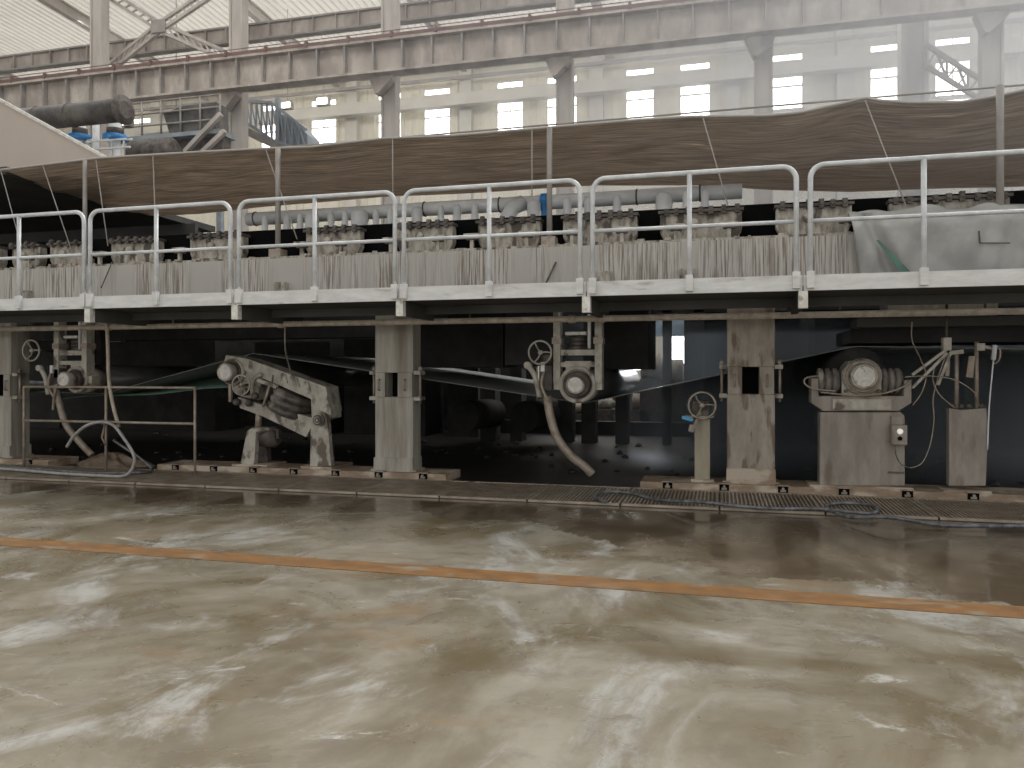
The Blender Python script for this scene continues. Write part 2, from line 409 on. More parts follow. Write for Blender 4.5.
# ---- crane girder
YG = 21.35
t = empty('crane_girder', (0, YG, 10.3), 'long stained crane girder with red rail, across the whole hall', 'girder')
b = MB(); b.box((-50, YG + .2, 10.35), (22, YG + .26, 11.25)); b.build('web', 'girder', t)
b = MB(); b.box((-50, YG, 10.30), (22, YG + .46, 10.37)); b.box((-50, YG - .02, 11.22), (22, YG + .48, 11.3)); b.build('flange', 'girder', t)
b = MB(); x = -50
while x < 22: b.box((x, YG + .02, 10.37), (x + .05, YG + .2, 11.22)); x += .93
o = b.build('stiffener', 'steel', t); o['kind'] = 'stuff'
b = MB(); b.box((-50, YG - .03, 11.3), (22, YG + .22, 11.40)); b.build('rail', 'rail', t)
b = MB(); x = -50
while x < 22: b.box((x, YG - .06, 11.28), (x + .08, YG + .1, 11.46)); x += 1.4
b.box((-50, YG - .05, 11.46), (22, YG - .03, 11.48))
o = b.build('rail_clip', 'rail', t); o['kind'] = 'stuff'
# ---- upper tie girder behind the columns
YU = 24.0
t = empty('tie_girder', (0, YU, 13.0), 'upper stiffened steel girder passing behind the hall columns under the roof', 'girder')
b = MB(); b.box((-50, YU + .1, 13.05), (22, YU + .15, 13.55)); b.build('web', 'girder', t)
b = MB(); b.box((-50, YU, 13.0), (22, YU + .3, 13.06)); b.box((-50, YU, 13.54), (22, YU + .3, 13.6)); b.build('flange', 'steel', t)
b = MB(); x = -50
while x < 22: b.box((x, YU, 13.06), (x + .04, YU + .1, 13.54)); x += .85
o = b.build('stiffener', 'girder', t); o['kind'] = 'stuff'
# ---- rafters
for i, px in enumerate((-120, 20, 160, 300, 440, 600)):
    x = X(px, 34)
    b = MB(); b.bar((x, 22.3, 17.78), (x, 37.8, 17.08), .3, .07); b.bar((x, 22.3, 17.55), (x, 37.8, 16.85), .08, .4); b.bar((x, 22.3, 17.32), (x, 37.8, 16.62), .3, .06)
    tag(b.build('rafter', 'hallcol'), 'broad steel rafter under the ribbed roof sheets, ' + ('cut by the left edge', 'leftmost, before the crossed lattice braces', 'directly over the crossed lattice braces', 'between the second and third hall columns', 'just right of the third hall column', 'beyond the floodlight column')[i], 'rafter', 'rafters under the roof')
# ---- roof bracing cross on the left
n0 = P(160, 27, 22.7)
t = empty('roof_brace', n0, 'crossed lattice braces meeting at a plate under the roof', 'brace')
b = MB(); b.box((n0.x - .28, 22.6, n0.z - .22), (n0.x + .28, 22.66, n0.z + .22)); b.build('plate', 'steel', t)
for (px, py) in ((96, -14), (224, -16), (110, 68), (226, 56)):
    b = MB(); q = P(px, py, 22.7 + (.0 if py < 0 else .4))
    off = Vector((0, 0, .15)); b.bar(n0 + off, q + off, .12, .10); b.bar(n0 - off, q - off, .12, .10)
    for k in range(9): b.bar((n0 + off).lerp(q + off, k / 9), (n0 - off).lerp(q - off, (k + 1) / 9), .05, .05)
    b.build('arm', 'hallcol', t)

# ---- small floodlight on the column, lit lamps
def lamp(px, py, Y, w, h, label, lit=True, face='lamp', rod=0):
    c = P(px, py, Y); t = empty('floodlight', c, label, 'lamp')
    b = MB(); b.box((c.x - w / 2, Y, c.z - h / 2), (c.x + w / 2, Y + .25, c.z + h / 2)); b.build('housing', 'steel', t, bevel=.02)
    b = MB(); b.box((c.x - w * .36, Y - .02, c.z - h * .36), (c.x + w * .36, Y, c.z + h * .36)); b.build('glass', face, t)
    if rod: b = MB(); b.cyl((c.x, Y + .12, c.z + h * .5), (c.x, Y + .12, c.z + rod), .015, 6); b.build('hanger', 'steel', t)
    b = MB(); b.tube([(c.x - w * .55, Y + .1, c.z), (c.x - w * .55, Y + .1, c.z + h * .7), (c.x + w * .55, Y + .1, c.z + h * .7), (c.x + w * .55, Y + .1, c.z)], .02); b.build('bracket', 'steel', t)
M['lens'] = mat('yellowish_lens', (.55, .50, .25), None, .4)
lamp(561, 61, 21.68, .34, .34, 'small grey floodlight with yellowish lens on a hall column', face='lens')
lamp(125, 122, 18.4, .22, .22, 'small lit lamp under the end of the dark duct', rod=1.2)
lamp(174, 113, 24, .26, .2, 'small lit lamp above the dark hopper', rod=8)
lamp(286, 105, 30, .5, .3, 'lit lamp over the blue-grey conveyor', rod=4.2)
lamp(322, 101, 34, .7, .4, 'bright lit lamp before the leftmost blown-out window', rod=1.6)

# ================================================================== THINGS BEHIND, UPPER LEFT
# beige hood
t = empty('hood', P(0, 165, 11.5), 'smooth beige sloping hood at the left, above the brown canopy', 'hood')
y0 = 10.6
A = [P(-260, -42, y0), P(106, 157.5, y0), P(106, 163, y0), P(-260, 195, y0)]
b = MB(); fr = [b.bm.verts.new(q) for q in A]; bk = [b.bm.verts.new((q.x - 3.0, 14.5, 4.9 if i < 2 else 4.7)) for i, q in enumerate(A)]
b.bm.faces.new(fr); b.bm.faces.new(bk[::-1])
for i in range(4): b.bm.faces.new((fr[i], bk[i], bk[(i + 1) % 4], fr[(i + 1) % 4]))
b.build('casing', 'beige', t)
b = MB(); b.bar(A[0] + Vector((0, -.02, 0)), A[1] + Vector((0, -.02, 0)), .04, .05); b.build('edge_trim', 'pale', t)
# dark duct
YD = 17.0
a, c = P(5, 113, YD), P(122, 110, YD); a.z = c.z
t = empty('duct', c, 'dark grimy round duct with flanged end hanging over the hood', 'duct')
r = .30
b = MB(); b.cyl(a - Vector((6, 0, 0)), c, r, 28); b.build('pipe', 'duct', t)
b = MB(); b.rings([(0, r), (0, r + .08), (.07, r + .08), (.07, r * .8), (.12, r * .75)], 28, c, (1, 0, 0)); b.build('flange', 'grime', t)
for k, px in enumerate((40, 72)):
    q = P(px, 100, YD); b = MB(); b.torus((q.x, YD, c.z), r + .005, .02, (1, 0, 0), 28); b.build('band', 'grime', t)
# pumps under the duct: stub pipes with blue flanges
for px, w_, blue, lab in ((80, .14, 1, 'grey riser pipe with blue flange, nearest the beige hood'), (96, .09, 0, 'slim grey riser pipe without a blue flange under the dark duct'), (115, .15, 1, 'grey riser pipe with blue flange, beside the lit lamp')):
    q = P(px, 140, 17.6); top = P(px, 114, 17.6)
    t = empty('riser_pipe', q, lab, 'pipe', 'riser pipes under the duct')
    b = MB(); b.cyl((q.x, 17.6, -.02), (q.x, 17.6, top.z), w_, 16); b.build('pipe', 'silver', t)
    if blue:
        b = MB(); b.cyl((q.x, 17.6, q.z - .02), (q.x, 17.6, q.z + .12), w_ + .16, 18); b.build('flange', 'blue', t)
        b = MB(); b.cyl((q.x, 17.6, q.z + .12), (q.x, 17.6, q.z + .3), w_ + .06, 18); b.build('collar', 'grime', t)
# pipe guard frame by the pumps
t = empty('pipe_frame', P(120, 150, 17.2), 'small square-tube frame of bent pipes under the dark duct', 'frame')
for px in (88, 100, 112, 124):
    b = MB(); q = P(px, 140, 17.2); b.tube([(q.x, 17.2, -.02), (q.x, 17.2, q.z), (q.x + .25, 17.2, q.z)], .03); b.build('post', 'silver', t)
b = MB(); b.tube([P(86, 142, 17.15), P(126, 139, 17.15)], .03); b.tube([P(86, 150, 17.15), P(130, 147, 17.15)], .03); b.build('rail', 'silver', t)
# platform with railing and hopper
YP = 19.5
a = P(122, 137, YP); c = P(219, 129, YP)
zt = (a.z + c.z) / 2
t = empty('hopper_platform', (a.x, YP, zt), 'blue-grey raised platform with railing and struts behind the canopy', 'platform')
b = MB(); b.box((a.x, YP, zt - .12), (c.x, YP + .8, zt)); b.build('deck', 'bluegrey', t)
b = MB(); b.box((a.x, YP + .3, zt - 1.3), (c.x - .1, YP + .7, zt - .13)); b.build('under_casing', 'grime', t)
for x in (a.x + .2, c.x - .3):
    b = MB(); b.box((x - .08, YP + .4, -.02), (x + .08, YP + .56, zt - .13)); b.build('leg', 'bluegrey', t)
zr = zt + 1.0
b = MB(); 
for z in (zr, zr - .35, zr - .7): b.tube([(a.x, YP + .05, z), (c.x, YP + .05, z)], .028)
b.build('rail', 'steel', t)
for k in range(6):
    b = MB(); x = a.x + (c.x - a.x) * k / 5; b.tube([(x, YP + .05, zt), (x, YP + .05, zr)], .03); b.build('post', 'steel', t)
for (p, q) in (((185, 152), (221, 114)), ((203, 152), (225, 131))):
    b = MB(); b.bar(P(*p, YP - .1), P(*q, YP - .1), .14, .12); b.build('strut', 'hallcol', t)
q = [P(*v, 19.6) for v in ((163, 113), (183, 106), (216, 102), (216, 132), (170, 135))]
b = MB(); b.prism([(v.x, v.z) for v in q], 19.6, 20.2)
tag(b.build('hopper', 'duct'), 'dark steel hopper standing on the railed platform', 'hopper')
q = P(148, 151, 18.6); b = MB(); b.rings([(0, .42), (1.2, .42), (1.3, .3)], 20, (q.x - .4, 18.6, q.z - .1), (1, 0, 0))
md = tag(b.build('motor_drum', 'grime'), 'grimy round drum below the railed platform', 'drum')
b = MB(); b.box((q.x - .1, 18.4, -.02), (q.x + .6, 18.8, q.z - .45)); b.build('stand', 'grime', md)
# blue-grey conveyor
YV = 23.2
t = empty('conveyor', P(270, 145, YV), 'blue-grey lattice conveyor sloping down beside the hall column', 'conveyor')
up = [P(246, 101, YV), P(272, 103, YV), P(306, 130, YV)]; lo = [P(246, 122, YV), P(272, 140, YV), P(306, 152, YV)]
b = MB()
for L_ in (up, lo):
    for i in range(2): b.bar(L_[i], L_[i + 1], .1, .1)
for i in range(2):
    for k in range(5):
        b.bar(up[i].lerp(up[i + 1], k / 5), lo[i].lerp(lo[i + 1], k / 5), .05, .05)
        b.bar(up[i].lerp(up[i + 1], k / 5), lo[i].lerp(lo[i + 1], (k + 1) / 5), .04, .04)
b.build('truss', 'bluegrey', t)
b = MB(); b.prism([(v.x, v.z) for v in (P(276, 112, YV), P(292, 118, YV), P(306, 134, YV), P(306, 150, YV), P(278, 148, YV))], YV + .1, YV + .9); b.build('casing', 'bluegrey', t)
b = MB(); b.bar(P(240, 128, YV - .1), P(285, 150, YV - .1), .15, .25); b.build('belt_trough', 'steel', t)
v_ = P(278, 98, YV); b = MB(); b.box((v_.x - .07, YV - .07, -.02), (v_.x + .07, YV + .07, v_.z)); b.build('post', 'bluegrey', t)

# ================================================================== MACHINE
YF = 8.0
ZB0, ZB1 = 2.185, 2.335     # toe board
ends = [-30, 89, 236, 400.5, 586.5, 803, 1150]
# walkway
t = empty('walkway', (X(500, YF), YF, ZB0), 'pale steel operator walkway with toe boards, under the railings', 'walkway')
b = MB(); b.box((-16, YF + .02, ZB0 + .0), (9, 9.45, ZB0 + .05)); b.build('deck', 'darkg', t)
for i in range(6):
    b = MB(); g = .006
    b.box((X(ends[i], YF) + g, YF - .012, ZB0), (X(ends[i + 1], YF) - g, YF + .01, ZB1)); b.build('toe_board', 'toe', t)
for e in ends[1:-1]:
    x = X(e, YF) ; w_ = .042
    b = MB(); b.box((x - w_, YF - .03, ZB0 - .17), (x + w_, YF + .05, ZB0 - .004)); b.build('bracket', 'pale', t)
    b = MB(); b.box((x - .03, YF + .05, ZB0 - .16), (x + .03, 9.48, ZB0 - .004)); b.build('cantilever', 'darkg', t)
b = MB(); b.box((-16, 8.7, ZB0 - .1), (9, 8.76, ZB0 - .004)); b.build('stringer', 'darkg', t)

# railings
ZR, ZM = 3.385, 2.85
secs = [(-60, 86, [21]), (92, 232, [158]), (240.5, 396, [316]), (405, 580.5, [490]), (593, 796, [689.5]), (810, 1140, [923])]
rl = ['its right end rounded, at the left edge of the walkway', 'over the hanging roll bracket nearest the left guard frame', 'behind which the silver pipe begins, above the sloping lever stand', 'in front of the silver pipe and its blue coupling', 'directly right of the tall rusty pole, between two square brackets', 'in front of the draped grey sheet']
for i, (a, c, posts) in enumerate(secs):
    xa, xc = X(a, YF), X(c, YF); y = YF - .03
    t = empty('railing', (xa, y, ZB1), 'galvanised tube railing section ' + rl[i], 'railing', 'railing sections along the walkway')
    R = .13; pts = [(xa, y, ZB0 + .03)]
    for k in range(7):
        th = PI - k * PI / 12; pts.append((xa + R + R * math.cos(th), y, ZR - R + R * math.sin(th)))
    for k in range(7):
        th = PI / 2 - k * PI / 12; pts.append((xc - R + R * math.cos(th), y, ZR - R + R * math.sin(th)))
    pts.append((xc, y, ZB0 + .03))
    b = MB(); b.tube(pts, .025, 10); b.build('top_rail', 'galv', t)
    b = MB(); b.tube([(xa, y, ZM), (xc, y, ZM)], .02, 10); b.build('mid_rail', 'galv', t)
    for q in posts:
        b = MB(); b.tube([(X(q, YF), y, ZB0 + .03), (X(q, YF), y, ZR)], .025, 10); b.build('post', 'galv', t)
    for x in [xa, xc] + [X(q, YF) for q in posts]:
        b = MB(); b.box((x - .035, y - .035, ZB0 + .02), (x + .035, y + .02, ZB1 + .03)); b.build('socket', 'toe', t)

# main beam behind the walkway
YB = 9.5
b = MB(); b.box((-18, YB, 2.3), (9, YB + .7, 2.955))
main_beam = tag(b.build('machine_beam', 'drip'), 'long grey machine beam streaked with dried drips behind the railings', 'beam')
for px in (283, 606, 26, 690):
    q = P(px, 276, YB - .06)
    b = MB(); b.box((q.x - .12, YB - .1, 2.42), (q.x + .05, YB, 2.62)); b.build('cleat', 'unit', main_beam)
b = MB(); b.box((-18, YB + .02, 2.955), (9, YB + .3, 2.985)); b.build('ledge', 'unit', main_beam)

# black forming bed behind the units
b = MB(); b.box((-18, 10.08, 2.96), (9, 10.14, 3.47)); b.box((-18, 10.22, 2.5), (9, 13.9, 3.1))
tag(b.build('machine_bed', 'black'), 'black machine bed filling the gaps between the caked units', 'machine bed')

# caked units standing on the beam
ul = ['at the far left edge, half lost in shade', 'second from the left edge, in shade', 'third from the left edge, beside the first pole', 'behind the mid post of the second railing', 'just left of the second pole, in half shade', 'under the wide elbow where the silver pipe begins', 'left of the railing gap with the square bracket', 'just left of the tall pole by the blue coupling', 'just right of the tall pole and the blue coupling', 'right of the square black gap, behind a railing post', 'beside the draped grey sheet', 'half covered by the draped grey sheet']
units = [(-30, 0), (12, 40), (50, 82), (111, 158), (190, 243), (306, 360), (397, 453), (478, 540), (563, 637), (660, 742), (776, 852), (890, 1010)]
YN = 9.86
for i, (a, c) in enumerate(units):
    xa, xc = X(a, YN), X(c, YN); zb, zt = 2.985, 3.36
    t = empty('suction_unit', ((xa + xc) / 2, YN, zb), 'grey caked machine unit ' + ul[i], 'machine unit', 'caked units in a row on the machine beam')
    w_ = xc - xa; k = min(.07, w_ * .12)
    b = MB(); b.prism([(xa + k, zb), (xc - k, zb), (xc, zb + .15), (xc, zt), (xa, zt), (xa, zb + .15)], YN, YN + .14)
    b.build('body', 'unit', t, bevel=.008)
    b = MB(); b.prism([(xa - .02, zt), (xc + .02, zt), (xc + .02, zt + .035), (xa - .02, zt + .035)], YN - .05, YN + .16); b.build('top_plate', 'grime', t)
    nt_ = max(4, int(w_ / .13)) if w_ < 1.2 else 9
    for j in range(nt_):
        x = xa + (j + .5) * w_ / nt_ + random.uniform(-.015, .015); h = random.uniform(.05, .085)
        b = MB(); b.box((x - .028, YN - .07, zt - .03), (x + .028, YN - .02, zt + h)); b.cyl((x, YN - .09, zt + h * .4), (x, YN - .02, zt + h * .4), .024, 8)
        b.build('clamp', 'grime', t)
    b = MB(); b.rings([(0, .055), (.04, .055), (.04, .035), (.06, .03)], 16, (xa + w_ * .42, YN, zt - .13), (0, -1, 0)); b.build('port', 'stand', t)
# little T brackets carrying the unit ends
for i, (px, lab) in enumerate(((29, 'in shade at far left'), (100, 'beside the rusty pole at left'), (180, 'before the half shaded unit'), (302, 'at the foot of the slanting rope'), (341, 'under the unit with the wide elbow above'), (391, 'at the left of the dark gap'), (438, 'beside the black gap with pipe stubs'), (472, 'behind the fourth railing near its post'), (527, 'left of the pole by the blue coupling'), (572, 'right of the pole by the blue coupling'), (622, 'left of the square black gap'), (676, 'right of the square black gap'), (729, 'at the right end of the wide unit'), (846, 'against the edge of the draped sheet'))):
    yy = YN - .22; x = X(px, yy)
    t = empty('jacking_bracket', (x, yy, 2.985), 'small T-shaped jacking bracket ' + lab, 'bracket', 'T brackets on the machine beam')
    b = MB(); b.box((x - .022, yy - .022, 2.985), (x + .022, yy + .022, 3.16)); b.build('stem', 'stand', t)
    b = MB(); b.box((x - .10, yy - .05, 3.16), (x + .10, yy + .12, 3.19)); b.build('plate', 'stand', t)
    b = MB(); b.box((x - .07, yy - .04, 3.11), (x + .07, yy + .04, 3.16)); b.build('nut', 'grime', t)
# crust ledge crumbs
b = MB()
for k in range(220):
    x = random.uniform(-15, 5); y = YB + random.uniform(.01, .3); r = random.uniform(.012, .035)
    b.box((x - r, y - r / 2, 2.98), (x + r * 1.6, y + r / 2, 2.985 + r))
o = b.build('dried_crust', 'unit'); tag(o, 'crumbs of dried pulp crust along the top of the beam', 'crust', kind='stuff')

# silver pipe with stubs
YS = 11.5; zs = 3.96; rs = .108
t = empty('header_pipe', (X(500, YS), YS, zs), 'long silver header pipe with stubs and a blue coupling under the canopy', 'pipe')
b = MB(); b.cyl((X(248, YS), YS, zs), (X(742, YS), YS, zs), rs, 24); b.build('pipe', 'silver', t)
for px in (256, 425, 500, 637, 700):
    b = MB(); b.torus((X(px, YS), YS, zs), rs + .002, .012, (1, 0, 0), 24, 6); b.build('weld_band', 'grime', t)
b = MB(); b.cyl((X(541.5, YS), YS, zs), (X(550, YS), YS, zs), rs + .025, 24); b.build('coupling', 'blue', t)
b = MB(); b.tube([(X(546, YS), YS - .1, zs), (X(546, YS), YS - .12, 3.62)], .05); b.build('drain', 'blue', t)
for px, r in ((265, .05), (287, .06), (300, .05), (312, .11), (331, .055), (345, .05), (360, .14), (376, .05), (390, .05), (417, .085), (441, .05), (457, .06), (475, .055), (534, .10), (567, .06), (588, .06), (617, .06), (664, .12), (686, .05), (705, .055)):
    b = MB(); x = X(px, 11.2)
    h_ = 3.95; b.rings([(0, r), (h_ - 3.16, r), (h_ - 3.12, r * .6), (h_ - 3.11, .01)], 14, (x, 11.2, 3.1)); b.build('stub', 'silver', t)
q = X(512, YS); b = MB(); b.tube([(q, YS - .25, 3.2), (q, YS - .25, 3.72), (q + .06, YS - .2, 3.86), (q + .2, YS - .1, 3.95)], .12, 14); b.build('elbow', 'silver', t)
# orange-brown trough behind the stubs
b = MB(); b.box((X(200, 12.4), 12.4, 3.1), (X(470, 12.4), 12.6, 3.86))
tag(b.build('save_all_panel', mat('brown_panel', (.36, .24, .15), (.22, .15, .10), .7, 0, 3)), 'orange-brown panel glimpsed behind the pipe stubs', 'panel')

# canopy tarpaulin
near = [(-120, 178), (0, 171), (100, 159), (200, 153), (256, 150), (312, 148), (345, 144), (385, 139.5), (450, 137), (512, 132), (580, 126), (640, 121), (690, 118), (768, 117), (800, 114), (850, 103), (864, 99), (880, 102), (910, 104), (960, 103.5), (1000, 97), (1030, 90), (1100, 76), (1420, 30)]
far = [(-120, 225), (0, 222), (100, 218), (200, 213), (256, 208), (330, 202), (400, 196), (512, 190), (600, 186), (700, 186), (768, 189), (850, 191), (1000, 188), (1100, 184), (1420, 170)]
def interp(tab, x):
    for (x0, y0_), (x1, y1_) in zip(tab, tab[1:]):
        if x <= x1: 
            f = (x - x0) / (x1 - x0); return y0_ + (y1_ - y0_) * f
    return tab[-1][1]
YK0, YK1 = 9.72, 13.0
def can(u, v):
    px = 0 + 1420 * u
    a = P(px, interp(near, px), YK0)
    # the far edge lies straight behind the near edge
    pf = 512; X_ = a.x
    for _ in range(8):
        uu = (X_ * CA + YK1 * SA) / (YK1 * CA - X_ * SA); pf = 512 + uu * F
    c = P(pf, interp(far, max(-120, min(1100, pf))), YK1)
    p = a.lerp(c, v)
    sag = math.sin(PI * v) * .06
    wr = .022 * math.sin(a.x * 2.3 + 14 * v + 2 * math.sin(a.x * .9)) * math.sin(PI * v) + .014 * math.sin(34 * v + 1.7 * math.sin(a.x * 1.1)) * min(1, v * 6)
    return (p.x, p.y, p.z - sag + wr)
t = empty('canopy', P(500, 132, YK0), 'sagging brown tarpaulin canopy stretched over the machine', 'canopy')
b = MB(); b.grid(can, 200, 50); b.build('tarpaulin', 'canopy', t, solid=.008)
b = MB(); b.tube([Vector(can(k / 200, 0)) + Vector((0, -.01, .012)) for k in range(201)], .018, 6); b.build('edge_cable', 'rope', t)
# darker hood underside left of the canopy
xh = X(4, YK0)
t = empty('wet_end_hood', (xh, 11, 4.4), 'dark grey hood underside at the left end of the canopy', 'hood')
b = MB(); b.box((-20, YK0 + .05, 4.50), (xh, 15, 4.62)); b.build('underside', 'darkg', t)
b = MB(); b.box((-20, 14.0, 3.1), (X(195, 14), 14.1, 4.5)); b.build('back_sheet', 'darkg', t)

# poles carrying the canopy
for px, r, lab in ((85, .032, 'thin grey pole between the two leftmost railing sections'), (278, .036, 'rusty grey pole behind the third railing section'), (549.5, .036, 'grey pole standing beside the blue coupling'), (1000, .04, 'thicker hazy grey pole above the draped sheet')):
    y = YB + .14; x = X(px, y); zt = Z(px, interp(near, px), YK0) - .02 + (.12 if px == 1000 else 0)
    t = empty('canopy_pole', (x, y, 2.985), lab, 'pole', 'poles carrying the canopy')
    b = MB(); b.cyl((x, y, 2.985), (x, y, zt), r, 12); b.build('shaft', 'steel', t)
    b = MB(); b.box((x - .09, y - .09, 2.985), (x + .09, y + .09, 3.1)); b.build('foot', 'rod', t)
# ropes
for (p, q, lab) in (((1, 171), (19, 238), 'tied at the far left corner of the canopy'), ((43, 166), (72, 252), 'slanting behind the leftmost railing'), ((96, 160), (108, 246), 'just right of the leftmost pole'), ((153, 156), (156, 238), 'hanging almost straight behind the second railing'), ((266, 150), (297, 239), 'crossing the second pole to a T bracket'), ((392.5, 139), (393, 200), 'hanging straight above a railing gap'), ((532, 130), (532, 196), 'hanging straight beside the tall pole'), ((703, 118), (728, 206), 'slanting down behind the fifth railing'), ((865, 100), (906, 206), 'slanting from the canopy peak to the draped sheet')):
    b = MB(); b.tube([P(*p, YK0 - .02), P(*q, YN - .3 if 0 else YB + .05)], .008, 5)
    tag(b.build('guy_rope', 'rope'), 'thin pale guy rope ' + lab, 'rope', 'guy ropes of the canopy')

# draped grey sheet at the right
def drape(u, v):
    if v < .34:      # top, lying over the units
        f = v / .34; y = 9.80 - f * .2; z = 3.26 - .04 * f
        px = 848 + 260 * u
    else:
        f = (v - .34) / .66; y = 9.6 - .24 * math.sin(min(1, f * 4) * PI / 2); z = 3.22 - .90 * f
        px = (848 + 16 * f) + (260 - 16 * f) * u
    x = X(px, y)
    fold = .05 * math.exp(-((px - (866 + 34 * max(0, (v - .34) / .66))) / 7) ** 2) * (1 if v > .34 else .2)
    y2 = y + fold * 3.0 - .02 * math.sin(px * .09 + 3 * v) * (v > .3) - .03 * math.sin(px * .021 + 5 * v)
    y2 -= .018 * math.sin(px * .16 + 9 * v + 2 * math.sin(px * .05)) * (v > .34) + .022 * abs(math.sin(px * .035 - 6 * v)) * (v > .4)
    return (x, y2, z + .015 * math.sin(px * .07) + (.03 * math.sin(px * .11) if v < .34 else 0))
b = MB(); b.grid(drape, 90, 50)
tag(b.build('draped_sheet', 'sheet', solid=.006), 'grey plastic sheet draped over the beam at the right, with a green-tinged fold', 'sheet')
b = MB(); b.grid(lambda u, v: P(876 + 29 * v + u * (3 + 9 * v), 240 + 38 * v, YB - .27 + .01 * u), 2, 6)
o = b.build('fold_patch', mat('green_fold', (.10, .22, .17), (.06, .065, .062), .6, 0, 2.2), bpy.data.objects['draped_sheet']); o['label'] = 'greenish fold'
b = MB()
q = [P(*v, 9.34) for v in ((978, 226), (982, 229), (979, 231), (980, 243), (1010, 243), (1010, 228))]
for p_, q_ in zip(q[2:3] + q[3:4], q[3:4] + q[4:5]): b.bar(p_, q_, .012, .012)
b.build('seam', 'grime', bpy.data.objects['draped_sheet'])

b = MB(); b.cyl((X(255, 9.85), 9.85, 4.585), (8.5, 9.85, 4.60), .012, 6); tag(b.build('stay_wire', 'steel'), 'straight taut wire running just above the canopy edge', 'wire')
b = MB(); b.cyl(P(546, 283, 9.44), P(556, 262, 9.48), .012, 6); tag(b.build('leaning_rod', 'grime'), 'short dark rod leaning against the streaked beam below the blue coupling', 'rod')
b = MB(); b.tube([P(112, 262, 9.46), P(108, 272, 9.45), P(101, 288, 9.44)], .008, 6, smooth=5); tag(b.build('hanging_wire', 'grime'), 'short dark wire hanging down the beam behind the second railing', 'wire')
# long rusty pipe under the walkway
YQ = 9.0
t = empty('spray_pipe', (X(500, YQ), YQ, 2.02), 'long rusty horizontal pipe running under the walkway', 'pipe')
b = MB(); b.cyl((-16, YQ, 2.02), (8, YQ, 2.02), .036, 12); b.build('pipe', 'rustpipe', t)
for px in (108, 281, 572, 601):
    b = MB(); x = X(px, YQ); b.cyl((x - .04, YQ, 2.02), (x + .04, YQ, 2.02), .05, 12); b.build('union', 'rustpipe', t)
for px in (30, 240, 470, 650, 840, 985):
    b = MB(); x = X(px, YQ); b.box((x - .01, YQ - .01, 2.05), (x + .01, YQ + .01, ZB0 - .0)); b.build('hanger', 'grime', t)

# sole plates
def plinth(a, c, label):
    xa, xc = X(a, 9.42), X(c, 9.42)
    t = empty('sole_plate', (xa, 9.42, -.02), label, 'sole plate', 'sole plates under the machine front')
    b = MB(); b.box((xa, 9.42, -.02), (xc, 10.0, .09)); b.build('plate', 'plinth', t, bevel=.008)
    b = MB(); b.box((xa - .03, 9.38, .002), (xc + .03, 9.42, .018)); b.build('edge_strip', 'plinth', t)
    n_ = max(1, int((xc - xa) / .62))
    for k in range(n_):
        x = xa + (k + .5) * (xc - xa) / n_
        b = MB(); b.box((x - .055, 9.408, .022), (x + .055, 9.419, .092)); pocket_shade = b.build('clamp', 'black', t)  # flat black square painted in for the shade of a bolt pocket
        b = MB(); b.box((x - .03, 9.395, .03), (x + .03, 9.407, .055)).box((x - .07, 9.40, .093), (x + .07, 9.5, .105)); b.rings([(0, .016), (.03, .016)], 6, (x, 9.406, .068), (0, -1, 0)); b.build('bolt', 'rod', pocket_shade)
plinth(-60, 48, 'rusty bolted sole plate under the leftmost pier')
plinth(157, 446, 'rusty bolted sole plate under the sloping lever stand')
plinth(640, 1150, 'long rusty bolted sole plate under the right-hand stands')

# gratings
xg = -12.0; gi = 0; first = None
while xg < 5.0:
    if first is None:
        t = empty('floor_grating', (0, 8.14, .004), 'wet steel floor grating in the strip before the machine', 'grating', 'floor gratings before the machine')
        b = MB(); b.box((0.01, 8.14, .006), (.04, 9.33, .03)).box((.96, 8.14, .006), (.99, 9.33, .03)).box((.04, 8.14, .006), (.96, 8.17, .03)).box((.04, 9.30, .006), (.96, 9.33, .03)); b.build('frame', 'grate', t)
        b = MB()
        for k in range(22): b.box((.055 + k * .041, 8.17, .010), (.073 + k * .041, 9.30, .026))
        for k in range(7): b.box((.04, 8.3 + k * .15, .006), (.96, 8.315 + k * .15, .010))
        b.build('bars', 'grate', t)
        first = t; t.location.x = xg
    else:
        r = first.copy(); C.objects.link(r); r.location.x = xg
        for ch in first.children: c2 = ch.copy(); C.objects.link(c2); c2.parent = r
    xg += 1.0
grs = sorted([o for o in C.objects if o.name.startswith('floor_grating')], key=lambda o: o.location.x)
near_ = [(-30, 'beyond the left edge of the picture'), (30, 'by the leftmost pier'), (80, 'where the pale hose lies, left of the guard frame middle post'), (135, 'under the end of the looped pale hose'), (195, 'by the right post of the guard frame'), (262, 'in front of the squat screw jack'), (325, 'in front of the lever stand upright'), (394, 'in front of the handled grey pier'), (470, 'just past the right end of the lever stand sole plate'), (545, 'between the two sole plates'), (620, 'under the first loop of the black hose'), (702, 'in front of the handwheel post'), (765, 'in front of the wide peeling pier'), (850, 'in front of the big bearing stand, under the second hose loop'), (966, 'in front of the tall grey box'), (1100, 'at the right edge')]
used_ = set()
for g_ in grs:
    xx = g_.location.x + .5; uu = (xx * CA + 8.7 * SA) / (8.7 * CA - xx * SA); pg = 512 + uu * F
    d_, lab_ = min((abs(pg - q), l) for q, l in near_ if l not in used_) if len(used_) < len(near_) else (0, '')
    g_['label'] = 'wet steel floor grating ' + (lab_ if lab_ else 'far outside the picture'); used_.add(lab_)

